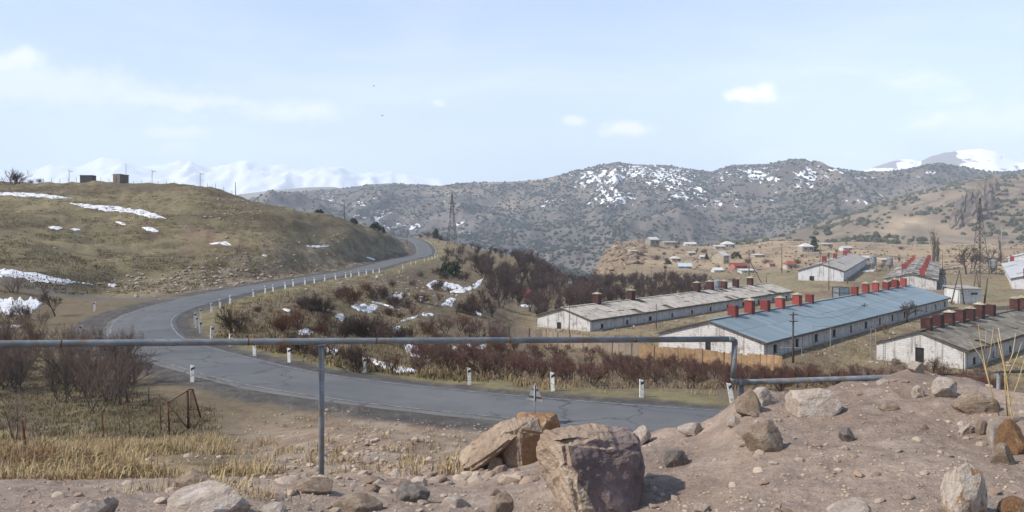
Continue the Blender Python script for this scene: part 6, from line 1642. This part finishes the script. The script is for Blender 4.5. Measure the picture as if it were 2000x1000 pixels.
for (tl, tr, bl, br) in (((328, 788, 0), (367, 764, .5), (331, 848, 0), (368, 836, .5)), ((371, 763, .5), (378, 763, .6), (369, 838, .5), (391, 818, .9))):
    n = 16
    for i in range(n + 1):
        t = i / n; mb.tube([gpx(*lerp2(tl, tr, t)), gpx(*lerp2(bl, br, t))], .0035, 3, False); mb.tube([gpx(*lerp2(tl, bl, t)), gpx(*lerp2(tr, br, t))], .0035, 3, False)
mb.build('wire_mesh', rust, gt)
for (u0, v0, u1, v1, r, lb) in ((42, 821, 56, 883, .035, 'rusty fence post leaning left beside the sapling'), (198, 803, 205, 858, .03, 'upright rusty fence post in the dry grass'), (248, 786, 257, 856, .02, 'thin leaning fence post between the upright one and the gate'), (311, 770, 316, 842, .025, 'thin post just left of the rusty gate'),
                            (290, 744, 291, 800, .03, 'old stake standing among the thicket stems'), (244, 728, 250, 790, .045, 'thick dark stake at the right end of the thicket')):
    p = hit(u1, v1, 20) if v1 > 800 else atY(u1, 41); t = PX(u0, v0, p.y) - p
    mb = MB(); mb.tube([(0, 0, -.4), tuple(t)], r, 7); o = mb.build('fence_post', rust if v1 > 830 else wood, None, True); o.location = p; tag(o, lb, 'fence post', 'old fence posts on the left')

# dry stalks on the mound
p0 = hit(1962, 826); dw = empty('dry_weed', p0); tag(dw, 'tall dry straw coloured stalks growing from the right of the mound', 'weed')
strawS = M('stalk_straw', (.52, .40, .19), (.40, .29, .13), scale=5, rough=.8)
def sp_(u, v, dy=0): return PX(u, v, p0.y + dy) - p0
for pts, r in (([(1978, 824), (1972, 790), (1966, 740), (1960, 700), (1950, 640)], .0062), ([(1968, 812), (1964, 770), (1962, 720), (1948, 660)], .0055), ([(1950, 808), (1938, 770), (1925, 720), (1914, 660), (1911, 634)], .0052), ([(1952, 812), (1932, 750), (1918, 700), (1895, 668)], .004),
               ([(1966, 720), (1978, 690), (1984, 650)], .004), ([(1964, 745), (1985, 700), (1996, 668)], .004), ([(1925, 720), (1934, 690), (1940, 640)], .0035), ([(1978, 815), (1986, 790), (1983, 775)], .003), ([(1955, 700), (1944, 680), (1938, 655)], .003), ([(1972, 790), (1990, 740), (2004, 690)], .0035), ([(1918, 700), (1925, 672), (1926, 645)], .003)):
    mb = MB(); mb.tube([sp_(u, v, .05 * math.sin(i + u)) for i, (u, v) in enumerate(pts)], [r * (1 - .6 * i / (len(pts) - 1)) for i in range(len(pts))], 6); mb.build('stalk', strawS, dw, True)

# two birds
bm_ = M('bird_feathers', (.03, .028, .026), (.05, .045, .04), scale=20)
for (u, v, a, lb) in ((730, 168, .5, 'small dark bird high in the sky, upper of the two'), (747, 226, -.3, 'small dark bird gliding lower in the sky')):
    p = PX(u, v, 120); o = empty('bird', p, a); tag(o, lb, 'bird', 'birds in the sky')
    mb = MB(); mb.tube([(-.16, 0, 0), (-.08, 0, .01), (.03, 0, .01), (.12, 0, .02), (.16, 0, .015)], [.008, .035, .045, .025, .006], 8); mb.add([(-.14, -.01, .01), (-.14, .01, .01), (-.27, .05, .01), (-.27, -.05, .01)], ((0, 1, 2, 3),)); mb.build('body', bm_, o, True)
    for s in (-1, 1):
        mb = MB(); mb.add([(.06, s * .03, .02), (-.06, s * .03, .02), (-.05, s * .18, .07), (.05, s * .18, .08), (-.06, s * .36, .05), (-.02, s * .36, .055)], ((0, 1, 2, 3), (3, 2, 4, 5))); mb.build('wing', bm_, o)

# ------------------------------------------------------------------ a few sagging wires
wirem = M('wire', (.04, .04, .042), rough=.6)
def wire(a, b, sag, label):
    n = 14; pts = [a.lerp(b, i / n) - Vector((0, 0, sag * 4 * (i / n) * (1 - i / n))) for i in range(n + 1)]
    mb = MB(); mb.tube([p - a for p in pts], .02, 4); o = mb.build('power_wire', wirem); o.location = a; tag(o, label, 'wire', 'overhead wires')
wire(PX(1549, 613, 103), PX(1688, 596, 143), 1.2, 'sagging wire between the two poles of the blue barn')
wire(PX(1463, 491, 262), PX(1527, 479, 315), 1.5, 'sagging wire from the braced pole to the slender pole')
wire(PX(1874, 530, 183), PX(1762, 516, 208), 1.6, 'sagging wire from the A-shaped poles to the ruined barn')
wire(PX(1527, 479, 315), PX(1602, 480, 340), 1.5, 'sagging wire above the white gabled barn')
